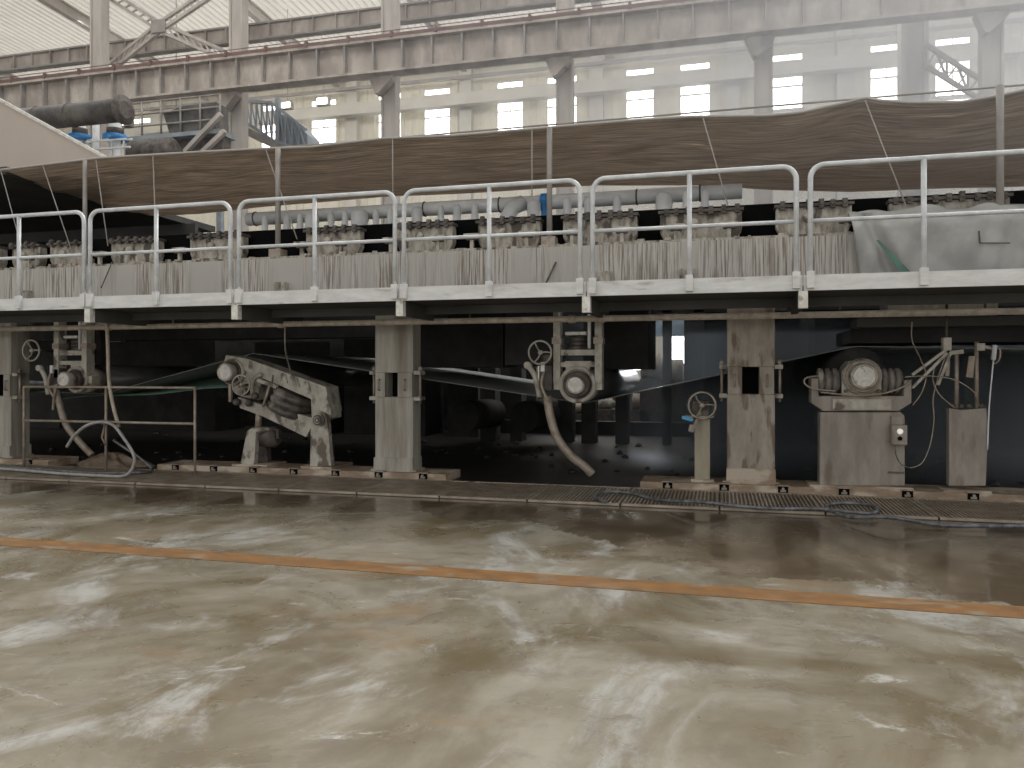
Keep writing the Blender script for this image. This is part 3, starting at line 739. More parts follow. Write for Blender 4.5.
# piers
def pier(a, c, z_h0, z_h1, label, m, hole, depth=.28):
    xa, xc = X(a, 9.55), X(c, 9.55); y0, y1 = 9.55, 9.55 + depth; zb = .09
    t = empty('machine_pier', ((xa + xc) / 2, 9.55, zb), label, 'pier', 'piers carrying the machine beam')
    h0, h1 = X(hole[0], 9.55), X(hole[1], 9.55)
    b = MB(); b.box((xa, y0, z_h1), (xc, y1, 2.3)); b.build('upper_shaft', m, t, bevel=.01)
    b = MB(); b.box((xa, y0, .13), (xc, y1, z_h0)); b.build('lower_shaft', m, t, bevel=.01)
    b = MB(); b.box((xa + .01, y0 - .01, z_h0), (h0, y1, z_h1)); b.build('spacer', m, t)
    b = MB(); b.box((h1, y0 - .01, z_h0), (xc - .01, y1, z_h1)); b.build('spacer', m, t)
    b = MB(); b.box((h0, y1 - .03, z_h0), (h1, y1, z_h1)); b.build('recess_back', 'black', t)
    b = MB(); k = .09
    b.prism([(xa - .05, .09), (xc + .05, .09), (xc + .05, .115), (xc + .008, .12), (xc + .004, .27), (xa - .004, .27), (xa - .008, .12), (xa - .05, .115)], y0 - .03, y1 + .02); b.build('foot', 'plinth' if m == 'pier2' else 'pier', t)
    for s_, xe in ((-1, xa), (1, xc)):
        for z in (z_h0 - .02, z_h1 + .0):
            b = MB(); b.box((min(xe, xe + s_ * k), y0 + .02, z - .025), (max(xe, xe + s_ * k), y0 + .2, z + .025)); b.build('lug', 'stand', t)
        b = MB(); b.cyl((xe + s_ * .06, y0 + .1, z_h0 - .09), (xe + s_ * .06, y0 + .1, z_h1 + .09), .017, 8); b.build('tie_rod', 'rod', t)
        b = MB(); b.rings([(0, .03), (.04, .03)], 6, (xe + s_ * .06, y0 + .1, z_h1 + .03)); b.build('nut', 'stand', t)
    for xm in ((xa + h0) / 2, (xc + h1) / 2):
        zc = (z_h0 + z_h1) / 2; b = MB()
        b.tube([(xm, y0 - .01, zc + .07), (xm, y0 - .05, zc + .07), (xm, y0 - .05, zc - .07), (xm, y0 - .01, zc - .07)], .011, 8); b.build('handle', 'rod', t)
    b = MB(); b.box((xa + .03, y0 + .1, 2.12), (xc + .3, y0 + .27, 2.18)); b.build('head_plate', 'darkg', t)
    return t
pier(375, 413, 1.07, 1.39, 'grey steel pier with a handled spacer, just right of the sloping lever stand', 'pier', (385, 398))
pier(727, 775, 1.14, 1.46, 'wide peeling steel pier with square opening, beside the handwheel post', 'pier2', (742, 759.5))
pier(-42, 11, 1.03, 1.36, 'grey steel pier cut by the left edge behind the guard frame', 'pier', (-22, 4), .34)

# handwheels
def handwheel(c, R, t, ax=(0, -1, 0), m='rod', spokes=3, ph=.5, stem=.25):
    c = Vector(c); ax = Vector(ax).normalized()
    b = MB(); b.torus(c, R, R * .085, ax, 32, 8); b.build('rim', m, t)
    tt = Vector((1, 0, 0)) if abs(ax.x) < .9 else Vector((0, 0, 1)); a = ax.cross(tt).normalized(); b_ = ax.cross(a)
    for k in range(spokes):
        th = ph + 2 * PI * k / spokes; d = a * math.cos(th) + b_ * math.sin(th)
        n2 = a * -math.sin(th) + b_ * math.cos(th)
        b = MB(); b.tube([c - ax * .03, c - ax * .03 + d * R * .5 + n2 * R * .06, c + d * R * .97], R * .065, 6, smooth=3); b.build('spoke', m, t)
    b = MB(); b.rings([(0, R * .2), (.05, R * .2), (.06, R * .1)], 14, c - ax * .05, ax); b.build('hub', m, t)
    b = MB(); b.cyl(c - ax * .04, c - ax * stem, R * .13, 10); b.build('stem', 'grime', t)

# hanging roll brackets
def hanging(pl, pr, cap, capR, ringc, ringR, label, wheel, wr, wlabel, pale_off):
    y = 9.62
    xl, xr = X(pl, y), X(pr, y); cc = P(ringc[0], ringc[1], y); zt = 2.3
    t = empty('roll_hanger', (cc.x, y, zt), label, 'roll hanger', 'hanging roll brackets under the beam')
    zb = cc.z + .02
    for x, zz in ((xl, zb), (xr, zb)):
        b = MB(); b.box((x - .045, y - .02, zz), (x + .045, y + .14, zt)); b.build('side_bar', 'stand', t, bevel=.006)
        b = MB(); b.box((x - .06, y - .03, 1.75), (x + .06, y + .15, 1.83)); b.build('bolt_plate', 'rod', t)
    for z, h in ((cc.z + .40, .07), (cc.z + .25, .06)):
        b = MB(); b.box((xl + .045, y, z - h / 2), (xr - .045, y + .1, z + h / 2)); b.build('cross_bar', 'stand', t)
    b = MB(); b.box((xl + .1, y + .02, cc.z + .62), (xr - .16, y + .3, cc.z + .66)); b.build('air_bag_plate', 'pale', t)
    b = MB()
    for k in range(3): b.torus(((xl + xr) / 2 - .03, y + .2, cc.z + .46 + .055 * k), .085, .035, (0, 0, 1), 20, 8)
    b.build('air_bag', 'rubber', t)
    b = MB(); b.cyl((xr - .12, y + .03, cc.z + .45), (xr - .12, y + .03, cc.z + .95), .022, 8); b.build('screw', 'silver', t)
    b = MB(); k = ringR
    b.rings([(0, k), (.02, k * 1.0), (.05, k), (.05, k * .80), (.01, k * .74)], 30, (cc.x, y + .03, cc.z), (0, -1, 0), caps=False)
    b.rings([(0, k), (.3, k)], 30, (cc.x, y + .06, cc.z), (0, 1, 0)); b.build('housing', 'stand', t)
    b = MB(); b.prism([(cc.x - k * .62, cc.z + k * .6), (cc.x + k * .62, cc.z + k * .6), (cc.x + k * .7, cc.z + k * 1.25), (cc.x - k * .7, cc.z + k * 1.25)], y + .02, y + .2); b.build('saddle', 'stand', t)
    for s_ in (-1, 1):
        b = MB(); b.box((cc.x + s_ * k * 1.14 - k * .16, y + .01, cc.z - k * .28), (cc.x + s_ * k * 1.14 + k * .16, y + .16, cc.z + k * .25)); b.build('lug', 'stand', t)
    b = MB(); b.rings([(0, k * .72), (.08, k * .70), (.10, k * .62)], 28, (cc.x, y - .0, cc.z), (0, -1, 0)); b.build('seal_ring', 'grime', t)
    pc = P(cap[0], cap[1], y - pale_off)
    b = MB(); b.rings([(0, capR * 1.15), (pale_off - .05, capR * 1.15), (pale_off - .04, capR * 1.0)], 28, (cc.x, y - .05, cc.z), (0, -1, 0)); ec = b.build('end_cap', 'stand', t)
    b = MB(); b.rings([(0, capR * .92), (.006, capR * .9)], 28, (cc.x, y - pale_off - .01, cc.z), (0, -1, 0)); b.build('cap_face', 'pale', ec)
    b = MB(); b.torus((cc.x, y - pale_off - .008, cc.z), capR * 1.02, capR * .10, (0, 1, 0), 28, 6); b.build('cap_ring', 'stand', t)
    # the wheel and its clutter
    wc = P(wheel[0], wheel[1], y - .12)
    wt = empty('handwheel', wc, wlabel, 'handwheel')
    handwheel(wc, wr, wt, (0, -1, 0), 'stand', 3, .5, .45)
    return t, cc
h1, A1 = hanging(557, 598.5, (573, 388), .10, (577.5, 384.5), .235, 'pale roll hanger with round bearing, in the middle under the walkway', (540, 352.5), .145, 'dull handwheel left of the middle roll hanger', .16)
h0, A0 = hanging(57, 85, (68, 378), .10, (77, 379.5), .20, 'roll hanger with round bearing behind the left guard frame', (31, 350.5), .155, 'pale three-spoke handwheel near the leftmost pier', .24)
# gearboxes and grab levers beside the wheels
def clutter(px, py, y, lab, s_=1):
    c = P(px, py, y)
    t = empty('gear_lever', c, lab, 'lever')
    b = MB(); b.box((c.x - .08, y, c.z - .26), (c.x + .09, y + .2, c.z + .06)); b.build('gearbox', 'grime', t, bevel=.02)
    b = MB(); b.rings([(0, .07), (.12, .08), (.16, .05)], 14, (c.x + .01, y + .1, c.z + .06)); b.build('neck', 'grime', t)
    b = MB(); b.tube([(c.x - .2, y - .04, c.z + .04), (c.x - .12, y - .04, c.z - .08), (c.x - .06, y - .04, c.z - .34)], .035, 8, smooth=4); b.build('lever', 'stand', t)
    b = MB(); b.rings([(-.05, .045), (.05, .045)], 12, (c.x - .21, y - .04, c.z + .06), (0, 1, 0)); b.build('lever_boss', 'stand', t)
    b = MB(); b.tube([(c.x + .0, y - .06, c.z - .02), (c.x - .03, y - .07, c.z - .2), (c.x + .06, y - .05, c.z - .4)], .02, 6, smooth=4); b.build('link', 'rod', t)
    b = MB(); b.box((c.x - .05, y - .03, c.z - .02), (c.x + .0, y, c.z + .1)); b.build('plate', 'silver', t)
clutter(545, 370, 9.6, 'grimy gear lever hanging below the middle handwheel')
clutter(54, 372, 9.6, 'grimy gear lever left of the hanger by the guard frame')

# drain hoses
def hose(pts, r, m, label, cat='hose', k=8, name='drain_hose', group=None, n=10):
    b = MB(); b.tube(pts, r, n, smooth=k); return tag(b.build(name, m), label, cat, group)
hose([P(547, 396, 9.6), P(550, 415, 9.6), P(557, 437, 9.6), P(570, 455, 9.62), P(584, 466, 9.65), P(592, 474, 9.68)], .055, 'rod', 'thick mud-caked drain hose curving down from the middle roll hanger')
hose([P(55, 385, 9.62), P(59, 402, 9.62), P(66, 424, 9.62), P(78, 440, 9.65), P(92, 455, 9.7)], .05, 'rod', 'thick mud-caked drain hose from the left roll hanger')
hose([P(57, 384, 9.55), P(54, 398, 9.55), P(53, 410, 9.55)], .018, 'rod', 'short frayed strap hanging at the left roll hanger', 'strap', name='strap')
hose([P(107, 323, 8.98), P(108, 350, 8.96), P(109, 380, 8.95), P(113, 405, 8.98), P(119, 427, 9.0)], .025, 'rustpipe', 'thin rusty drop hose from the long pipe behind the guard frame')
hose([P(285, 323, 9.0), P(285, 345, 9.1), P(287, 358, 9.3), P(292, 376, 9.55)], .009, 'rod', 'thin cable from the long pipe to the sloping lever stand', 'cable', name='cable')
# heap of slurry by the left guard frame
def heap(u, v):
    a = 2 * PI * u; r = v
    c = P(108, 470, 9.8)
    R_ = .62 * r * (1 + .18 * math.sin(3 * a) + .1 * math.sin(7 * a))
    return (c.x + R_ * math.cos(a), 9.85 + .5 * R_ * math.sin(a), -.02 + .20 * (1 - r ** 1.4) * (1 + .4 * math.sin(9 * a + 5 * r) * r + .3 * math.sin(5 * a - 8 * r) * r))
b = MB(); b.grid(heap, 40, 10)
tag(b.build('slurry_heap', 'slurry'), 'brown heap of dried slurry at the foot of the left drain hose', 'heap', kind='stuff')

# guard frame at left
YL = 8.95
t = empty('guard_frame', P(107, 470, YL), 'low thin brown tube guard frame standing on the gratings', 'guard frame')
xs3 = [X(24, YL), X(106, YL), X(195, YL)]
za, zb_ = 1.19, .71
for x in xs3:
    b = MB(); b.tube([(x, YL, .03), (x, YL, za)], .018, 8); b.build('post', 'rod', t)
for z in (za, zb_):
    b = MB(); b.tube([(xs3[0], YL, z), (xs3[2], YL, z)], .018, 8); b.build('rail', 'rod', t)
b = MB(); b.box((xs3[1] - .06, YL - .03, .68), (xs3[1] + .06, YL + .03, .74)); b.tube([(xs3[1], YL - .02, .68), (xs3[1] - .04, YL - .03, .5), (xs3[1] + .02, YL - .03, .4)], .014); b.build('tied_rag', 'slurry', t)

hose([P(67, 447, 8.8), P(74, 436, 8.8), P(86, 426, 8.8), P(100, 422, 8.85), P(113, 425, 8.85), P(123, 437, 8.8), P(133, 453, 8.75), P(134, 464, 8.65), (X(125, 8.5), 8.5, .055), (X(100, 8.4), 8.4, .055), (X(60, 8.45), 8.45, .055), (X(20, 8.6), 8.6, .055), (X(-30, 8.7), 8.7, .055)], .022, 'greyhose', 'pale grey water hose looped over the guard frame', 'hose', 10, 'water_hose')
hose([P(113, 440, 9.0), P(125, 448, 9.05), P(140, 458, 9.1), (X(152, 9.1), 9.1, .055), (X(140, 8.8), 8.8, .055), (X(90, 8.6), 8.6, .055), (X(40, 8.75), 8.75, .055), (X(-20, 8.85), 8.85, .055)], .018, 'hose', 'thin black hose trailing behind the pale looped one', 'hose', 10, 'water_hose')
# hose on the floor at right
zf = .055
fl = [(700, 508), (640, 505), (606, 502), (595, 497), (604, 492), (630, 493), (660, 500), (700, 507), (760, 508), (820, 509), (850, 512), (872, 513), (878, 508), (862, 504), (838, 503), (826, 506), (832, 511), (850, 517), (890, 523), (940, 525), (990, 526), (1060, 526)]
def onfloor(px, py, z=zf):
    u = (px - 512) / F; t_ = (HC - z) * F / (py - HY); Y_ = t_ * (CA + u * SA)
    return Vector((t_ * (-SA + u * CA), Y_, z))
pts = [onfloor(*q) for q in fl[2:]]
for i, p in enumerate(pts): p.z = .055 + (.05 if i in (5, 16) else 0)
hose(pts, .019, 'hose', 'long black hose with two loops lying across the gratings', 'hose', 8, 'water_hose')

# ---------------- sloping lever stand
y0 = 9.6
t = empty('lever_stand', P(320, 466, y0), 'sloping lever stand with round bearing, bellows and pale stain', 'roll stand')
def pr(pxs, ya, yb, name, m, bevel=0, parent=None):
    b = MB(); b.prism([(P(*q, ya).x, P(*q, ya).z) for q in pxs], ya, yb); return b.build(name, m, parent or t, bevel=bevel)
# arm plate with the opening for the bellows: upper beam, tail, lower beam, nose
pr([(226, 355), (248, 359), (326, 387), (330, 412), (313, 411), (311, 399), (246, 371), (232, 362)], y0, y0 + .35, 'upper_arm', 'stand')
pr([(226, 355), (246, 366), (262, 377), (258, 400), (240, 396), (228, 384), (222, 370)], y0 + .03, y0 + .4, 'nose_plate', 'stand')
pr([(238, 397), (262, 405), (313, 418), (313, 424), (306, 437), (262, 416), (240, 408)], y0 + .02, y0 + .35, 'lower_arm', 'stand')
pr([(258, 376), (312, 398), (313, 420), (262, 408)], y0 + .42, y0 + .46, 'inner_plate', 'grime')
pr([(311, 398), (330, 405), (331, 418), (312, 424)], y0 - .005, y0 + .3, 'tail_plate', 'stand')
c = P(233, 372, y0)
b = MB(); b.rings([(0, .19), (.05, .19), (.08, .16)], 28, (c.x, y0 + .03, c.z), (0, -1, 0)); b.build('housing', 'stand', t)
b = MB(); b.torus((c.x, y0 - .05, c.z), .145, .02, (0, 1, 0)); b.build('seal_ring', 'grime', t)
b = MB(); b.rings([(0, .125), (.15, .125), (.16, .11)], 28, (c.x, y0 - .03, c.z), (0, -1, 0)); ec = b.build('end_cap', 'stand', t)
b = MB(); b.rings([(0, .10), (.008, .098)], 28, (c.x, y0 - .19, c.z), (0, -1, 0)); b.build('cap_face', 'pale', ec)
b = MB(); b.torus((c.x, y0 - .185, c.z), .112, .013, (0, 1, 0)); b.build('cap_ring', 'stand', t)
RB = (c.x, c.z)
# bellows, axis across the arm
cb = P(291, 402, y0 + .16); axb = (P(300, 384, y0) - P(291, 406, y0)).normalized()
b = MB()
for k in (-1, 0, 1): b.rings([(-.06, .22), (-.05, .27), (0, .30), (.05, .27), (.06, .22)], 30, cb + axb * .105 * k - axb * .01, axb)
b.build('bellows', 'rubber', t)
# screw lever
b = MB(); b.cyl(P(263, 407, y0 - .08), P(270, 384, y0 - .08), .02, 8); b.build('screw', 'rod', t)
b = MB(); b.bar(P(258, 380, y0 - .07), P(277, 387, y0 - .07), .05, .05); b.build('crosshead', 'stand', t)
b = MB(); b.cyl(P(273, 375, y0 - .07), P(272, 384, y0 - .07), .012, 6); b.build('pin', 'grime', t)
for q in ((256, 396), (250, 403), (238, 402), (247, 392)):
    b = MB(); p = P(*q, y0 - .02); b.rings([(0, .05), (.05, .05), (.08, .03)], 12, p, (0, -1, 0)); b.build('fitting', 'grime', t)
b = MB(); p = P(231, 384, y0 - .05); b.box((p.x - .02, y0 - .08, p.z - .25), (p.x + .02, y0 - .04, p.z)); b.build('tail_bar', 'rod', t)
b = MB(); b.tube([P(262, 374, y0 - .04), P(255, 378, y0 - .04), P(252, 386, y0 - .04), P(253, 398, y0 - .04)], .03, 8, smooth=4); b.build('pipe_elbow', 'stand', t)
for q in ((284, 378), (296, 382), (307, 386)):
    p = P(*q, y0 - .01); b = MB(); b.prism([(p.x - .03, p.z + .06), (p.x + .02, p.z + .05), (p.x + .06, p.z - .07), (p.x - .05, p.z - .05)], y0 - .03, y0); b.build('cast_rib', 'stand', t)
# standard
pr([(310, 466), (311, 420), (313, 414), (319, 411), (325, 414), (327, 420), (331, 466)], y0 - .09, y0 + .0, 'standard', 'stand')
pr([(312, 466), (313, 424), (326, 424), (331, 466)], y0 + .36, y0 + .5, 'rear_standard', 'grime')
b = MB(); p = P(319, 420, y0 - .09); b.rings([(0, .085), (.03, .085)], 24, (p.x, y0 - .09, p.z), (0, -1, 0)); b.rings([(.0, .05), (.05, .05)], 16, (p.x, y0 - .1, p.z), (0, -1, 0)); b.build('pivot', 'stand', t)
b = MB(); b.torus((p.x, y0 - .13, p.z), .062, .009, (0, 1, 0)); b.torus((p.x, y0 - .15, p.z), .028, .009, (0, 1, 0)); b.build('pivot_ring', 'grime', t)
xa, xc = X(305, y0), X(336, y0); b = MB(); b.box((xa, y0 - .12, .09), (xc, y0 + .5, .125)); b.build('base', 'plinth', t)
wc = P(241, 385, y0 - .2); wt = empty('handwheel', wc, 'small handwheel on the nose of the sloping lever stand', 'handwheel')
handwheel(wc, .135, wt, (0, -1, 0), 'stand', 4, .4, .2)
# jack
t = empty('screw_jack', P(255, 466, y0), 'squat screw jack on a tapered stand under the sloping lever', 'jack')
pr([(240, 466), (247, 431), (252, 428), (256, 431), (254, 466)], y0 - .06, y0 + .03, 'leg', 'stand')
pr([(256, 466), (254, 440), (266, 440), (268, 466)], y0 + .25, y0 + .35, 'leg', 'grime')
b = MB(); p = P(262, 436, y0); b.rings([(0, .13), (.3, .15), (.36, .1)], 18, (p.x - .18, y0 + .14, p.z - .02), (1, .0, 0)); b.build('gear_case', 'grime', t)
b = MB(); b.rings([(0, .12), (.02, .16), (.05, .16), (.07, .10)], 18, (P(258, 429, y0).x, y0 + .1, P(258, 429, y0).z - .05)); b.build('flange', 'stand', t)
b = MB(); p = P(258, 428, y0 + .1); b.cyl((p.x, y0 + .1, p.z), (p.x + .02, y0 + .1, p.z + .26), .045, 12); b.build('spindle', 'rod', t)
b = MB(); p = P(274, 430, y0); b.tube([p, p + Vector((.06, 0, .0)), p + Vector((.06, 0, -.12))], .025); b.build('elbow', 'grime', t)
b = MB(); b.box((X(236, y0), y0 - .1, .09), (X(271, y0), y0 + .4, .12)); b.build('base', 'plinth', t)

# ---------------- handwheel post
yp = 9.6
t = empty('handwheel_post', P(702, 478, yp), 'narrow yellowish steel post topped by a handwheel', 'post')
b = MB(); b.box((X(694.5, yp), yp, .09), (X(710, yp), yp + .18, Z(702, 417, yp))); b.build('shaft', mat('yellowish_post', (.42, .38, .28), (.30, .27, .20), .6, 0, 2.5, (3, 3, .7)), t, bevel=.006)
b = MB(); b.box((X(691, yp), yp - .04, .09), (X(714, yp), yp + .22, .12)); b.build('base', 'plinth', t)
b = MB(); p = P(702, 409, yp); b.box((p.x - .11, yp - .02, p.z - .12), (p.x + .09, yp + .15, p.z + .1)); b.build('gearbox', 'grime', t, bevel=.02)
b = MB(); p = P(702, 417, yp - .05); b.box((p.x - .2, yp - .06, p.z - .01), (p.x + .14, yp + .15, p.z + .012)); b.build('top_plate', 'stand', t)
b = MB(); b.bar(P(700, 412, yp - .1), P(691.5, 431, yp - .14), .03, .03); b.build('lever', 'rod', t)
b = MB(); b.bar(P(692.5, 425, yp - .14), P(691, 432, yp - .16), .045, .045); b.build('grip', 'stand', t)
b = MB(); b.bar(P(682, 417, yp - .1), P(693, 420, yp - .1), .04, .04); b.build('tag', mat('light_blue_tag', (.08, .38, .70), None, .4), t)
wc = P(702, 405.5, yp - .16)
handwheel(wc, .155, t, (0, -1, 0), 'rod', 3, .55, .2)

# ---------------- right bearing stand
ys = 9.5
t = empty('bearing_stand', P(862, 487, ys), 'big grey bearing stand with twin bellows and large round bearing', 'roll stand')
m_ = mat('grey_stand_paint', (.36, .32, .275), (.255, .225, .19), .6, 0, 1.7, (4, 4, 1), .4, .6, third=(.19, .15, .11), t_lo=.56, t_hi=.68, t_scale=1.6, detail=9, bump=.3)
def pr2(pxs, ya, yb, name, m, bevel=0):
    b = MB(); b.prism([(P(*q, ys).x, P(*q, ys).z) for q in pxs], ya, yb); return b.build(name, m, t, bevel=bevel)
pr2([(819.5, 486), (820, 412), (901, 412), (905, 416), (905, 486)], ys, ys + .22, 'pedestal', m_, .012)
pr2([(811, 378), (818, 378), (818.5, 396), (903, 396), (904, 380), (911, 380), (911, 403), (898, 411), (823, 411), (811, 403)], ys - .03, ys + .24, 'cradle', m_, .008)
pr2([(832, 399), (890, 399), (890, 409.5), (832, 409.5)], ys - .065, ys - .03, 'rib_plate', 'stand')
b = MB(); b.box((X(809, ys), ys - .07, .09), (X(912, ys), ys + .3, .12)); b.build('base', 'plinth', t)
b = MB(); b.box((X(888, ys), ys - .012, .27), (X(904, ys), ys, .29)); b.build('weld_strip', 'grime', t)
c = P(862, 376.5, ys)
pr2([(842, 396), (842, 372), (850, 361), (870, 359), (882, 370), (882, 396)], ys + .02, ys + .4, 'bearing_block', 'stand', .01)
b = MB(); b.rings([(0, .205), (.06, .205), (.09, .18)], 30, (c.x, ys + .03, c.z), (0, -1, 0)); b.build('housing', 'stand', t)
b = MB(); b.torus((c.x, ys - .05, c.z), .165, .022, (0, 1, 0)); b.build('seal_ring', 'rod', t)
b = MB(); b.rings([(0, .14), (.11, .14), (.12, .125)], 28, (c.x, ys - .03, c.z), (0, -1, 0)); ec = b.build('end_cap', 'stand', t)
b = MB(); b.rings([(0, .118), (.01, .112)], 28, (c.x, ys - .15, c.z), (0, -1, 0)); b.build('cap_face', 'pale', ec)
b = MB(); b.torus((c.x, ys - .146, c.z), .128, .012, (0, 1, 0)); b.build('cap_ring', 'stand', t)
for side, (pa, pb) in enumerate(((818.5, 841), (883, 904))):
    xa, xb = X(pa, ys), X(pb, ys); zc = Z(830, 381, ys); n_ = 3; w_ = (xb - xa) / n_
    b = MB()
    for k in range(n_): b.rings([(0, .125), (w_ * .1, .145), (w_ * .6, .148), (w_ * .72, .14), (w_ * .8, .12), (w_, .12)], 24, (xa + w_ * k, ys + .15, zc), (1, 0, 0))
    b.build('bellows', grimy('dusty_bellows', (.26, .235, .205), (.14, .125, .11), (.40, .36, .31), 6, .54, .64, 4, rough=.5), t)
b = MB()
pts = [P(836, 391, ys - .08), P(815, 389, ys - .1), P(805, 384, ys - .12), P(806, 378, ys - .1), P(818, 376, ys - .06)]
b.tube(pts, .011, 6, smooth=6); b.tube([P(820, 392, ys - .08), P(850, 395, ys - .09), P(880, 394, ys - .09), P(903, 387, ys - .08), P(911, 380, ys - .05)], .011, 6, smooth=6); b.build('air_line', 'rod', t)
for q in ((846, 366), (878, 366), (846, 391), (879, 391)):
    b = MB(); p = P(*q, ys); b.rings([(0, .022), (.035, .022)], 6, (p.x, ys + .02, p.z), (0, -1, 0)); b.build('bolt', 'grime', t)
# junction box
q0, q1 = P(891.5, 425, ys - .14), P(907.5, 445, ys - .14)
t2 = empty('junction_box', q1, 'small grey electric box with white pilot light on the bearing stand', 'electric box')
b = MB(); b.box((q0.x, ys - .14, q1.z), (q1.x, ys - .03, q0.z)); b.build('case', m_, t2, bevel=.006)
b = MB(); b.box((q0.x + .02, ys - .04, q0.z), (q1.x - .03, ys - .001, q0.z + .09)); b.build('mount', m_, t2)
p = P(900, 431.5, ys - .14); b = MB(); b.rings([(0, .032), (.015, .030), (.02, .02)], 16, (p.x, ys - .14, p.z), (0, -1, 0)); b.build('pilot_light', 'pilot', t2)
p = P(900, 438.5, ys - .14); b = MB(); b.rings([(0, .024), (.02, .022)], 14, (p.x, ys - .14, p.z), (0, -1, 0)); b.build('button', 'black', t2)
hose([P(895, 446, ys - .1), P(896, 455, ys - .1), P(901, 464, ys - .08), P(910, 468, ys - .05)], .0065, 'hose', 'thin black cable from the bottom of the electric box', 'cable', name='cable')
hose([P(910, 468, ys - .05), P(922, 463, ys), P(930, 445, ys), P(934, 420, ys), P(933, 400, ys), P(938, 378, ys), P(947, 352, ys + .02)], .0065, 'rod', 'thin pale cable drooping in a long curve beside the bearing stand', 'cable', name='cable')
hose([P(912, 322, 9.1), P(912, 340, 9.2), P(920, 358, 9.4), P(926, 375, ys), P(922, 392, ys), P(913, 405, ys - .05)], .0065, 'rod', 'thin pale cable falling from the long rusty pipe to the bearing stand', 'cable', name='cable')
hose([P(905, 377, ys - .08), P(930, 376, ys - .1), P(955, 380, ys - .1), P(975, 393, ys - .08), P(979, 406, ys)], .007, 'rod', 'pale air line arching from the bearing stand to the tall grey box', 'cable', name='cable')
hose([P(935, 365, ys), P(933, 380, ys), P(940, 395, ys), P(955, 408, ys)], .0065, 'rod', 'short air line dipping to the near rod of the tall grey box', 'cable', name='cable')
# valve bracket with links left of box
t = empty('linkage', P(945, 350, ys), 'slanting grey linkage rods meeting at a small clevis', 'linkage')
for (p, q, w_) in (((946, 350), (912, 375), .024), ((947, 353), (912, 388), .024), ((951, 352), (938, 385), .012)):
    b = MB(); b.bar(P(*p, ys), P(*q, ys), w_, .03); b.build('rod', 'stand', t)
p = P(946.5, 345, ys); b = MB(); b.box((p.x - .04, ys - .04, p.z - .06), (p.x + .04, ys + .06, p.z + .08)); b.build('clevis', 'stand', t)
b = MB(); b.cyl((p.x, ys, p.z + .08), (p.x, ys, 2.3), .014, 6); b.build('hanger', 'grime', t)

# tall grey box with rods
t = empty('valve_pedestal', P(966, 488, ys), 'tall plain grey box with two upright rods, right of the bearing stand', 'pedestal')
b = MB(); q = [(949, 486), (949, 408), (962, 410), (987, 408), (988, 440), (986, 486)]
b.prism([(P(*v, ys).x, P(*v, ys).z) for v in q], ys, ys + .12); b.build('case', m_, t, bevel=.01)
b = MB(); b.box((X(942, ys), ys - .06, .09), (X(990, ys), ys + .2, .115)); b.build('base', 'plinth', t)
for px, py in ((956.5, 352), (976.5, 342)):
    b = MB(); p = P(px, py, ys + .06); b.cyl((p.x, ys + .06, 1.0), (p.x, ys + .06, p.z), .021, 10); b.build('rod', 'rod', t)
b = MB(); b.bar(P(950, 353, ys + .05), P(963, 351.5, ys + .05), .05, .045); b.build('cross_piece', 'stand', t)
b = MB(); b.bar(P(976, 347, ys + .05), P(984, 347, ys + .05), .08, .08); b.bar(P(984, 347, ys + .05), P(997, 349, ys + .05), .03, .03); b.build('cross_piece', 'stand', t)
pr3 = lambda pxs, name: MB().prism([(P(*q, ys).x, P(*q, ys).z) for q in pxs], ys + .03, ys + .06).build(name, 'rod', t)
pr3([(947, 356), (951, 356), (950, 376), (946, 376)], 'weight'); pr3([(970, 356), (976, 356), (974, 378), (967, 377)], 'weight')
b = MB(); b.tube([P(995, 346, ys - .02), P(992, 375, ys - .02), P(989, 410, ys - .02), P(987.5, 450, ys - .02)], .008, 6, smooth=4); b.cyl(P(995, 345, ys - .02), P(993.5, 360, ys - .02), .024, 8); b.build('pull_rod', 'silver', t)
b = MB(); b.tube([P(994, 346, ys), P(1000, 350, ys), P(999, 360, ys), P(994, 364, ys)], .01, 6, smooth=5); b.build('ring', 'rod', t)
b = MB()
for px in (953, 961, 969, 981): b = MB(); p = P(px, 408, ys + .06); b.rings([(0, .03), (.04, .03), (.05, .01)], 8, p); b.build('cap_nut', 'grime', t)


# ---------------- rolls behind (run across the machine)
rolls = []
def mroll(cx, cz, r, label, ya=9.95, yb=15.2):
    t = empty('machine_roll', (cx, ya, cz), label, 'roll', 'rolls running across under the machine')
    b = MB(); b.rings([(0, .09), (.12, .09), (.12, r), (yb - ya - .2, r), (yb - ya - .2, .09), (yb - ya, .09)], 36, (cx, ya, cz), (0, 1, 0)); b.build('shell', 'roll', t)
    rolls.append((cx, cz, r))
mroll(A0.x, A0.z, .22, 'dark wet roll running back from the left roll hanger')
mroll(RB[0] + .02, RB[1], .26, 'dark wet roll running back from the sloping lever stand', 10.02)
mroll(A1.x, A1.z, .24, 'dark wet roll running back from the middle roll hanger')
cc = P(855, 373, 10.3); mroll(cc.x, cc.z, .31, 'large dark roll running back from the big bearing stand', 10.02)
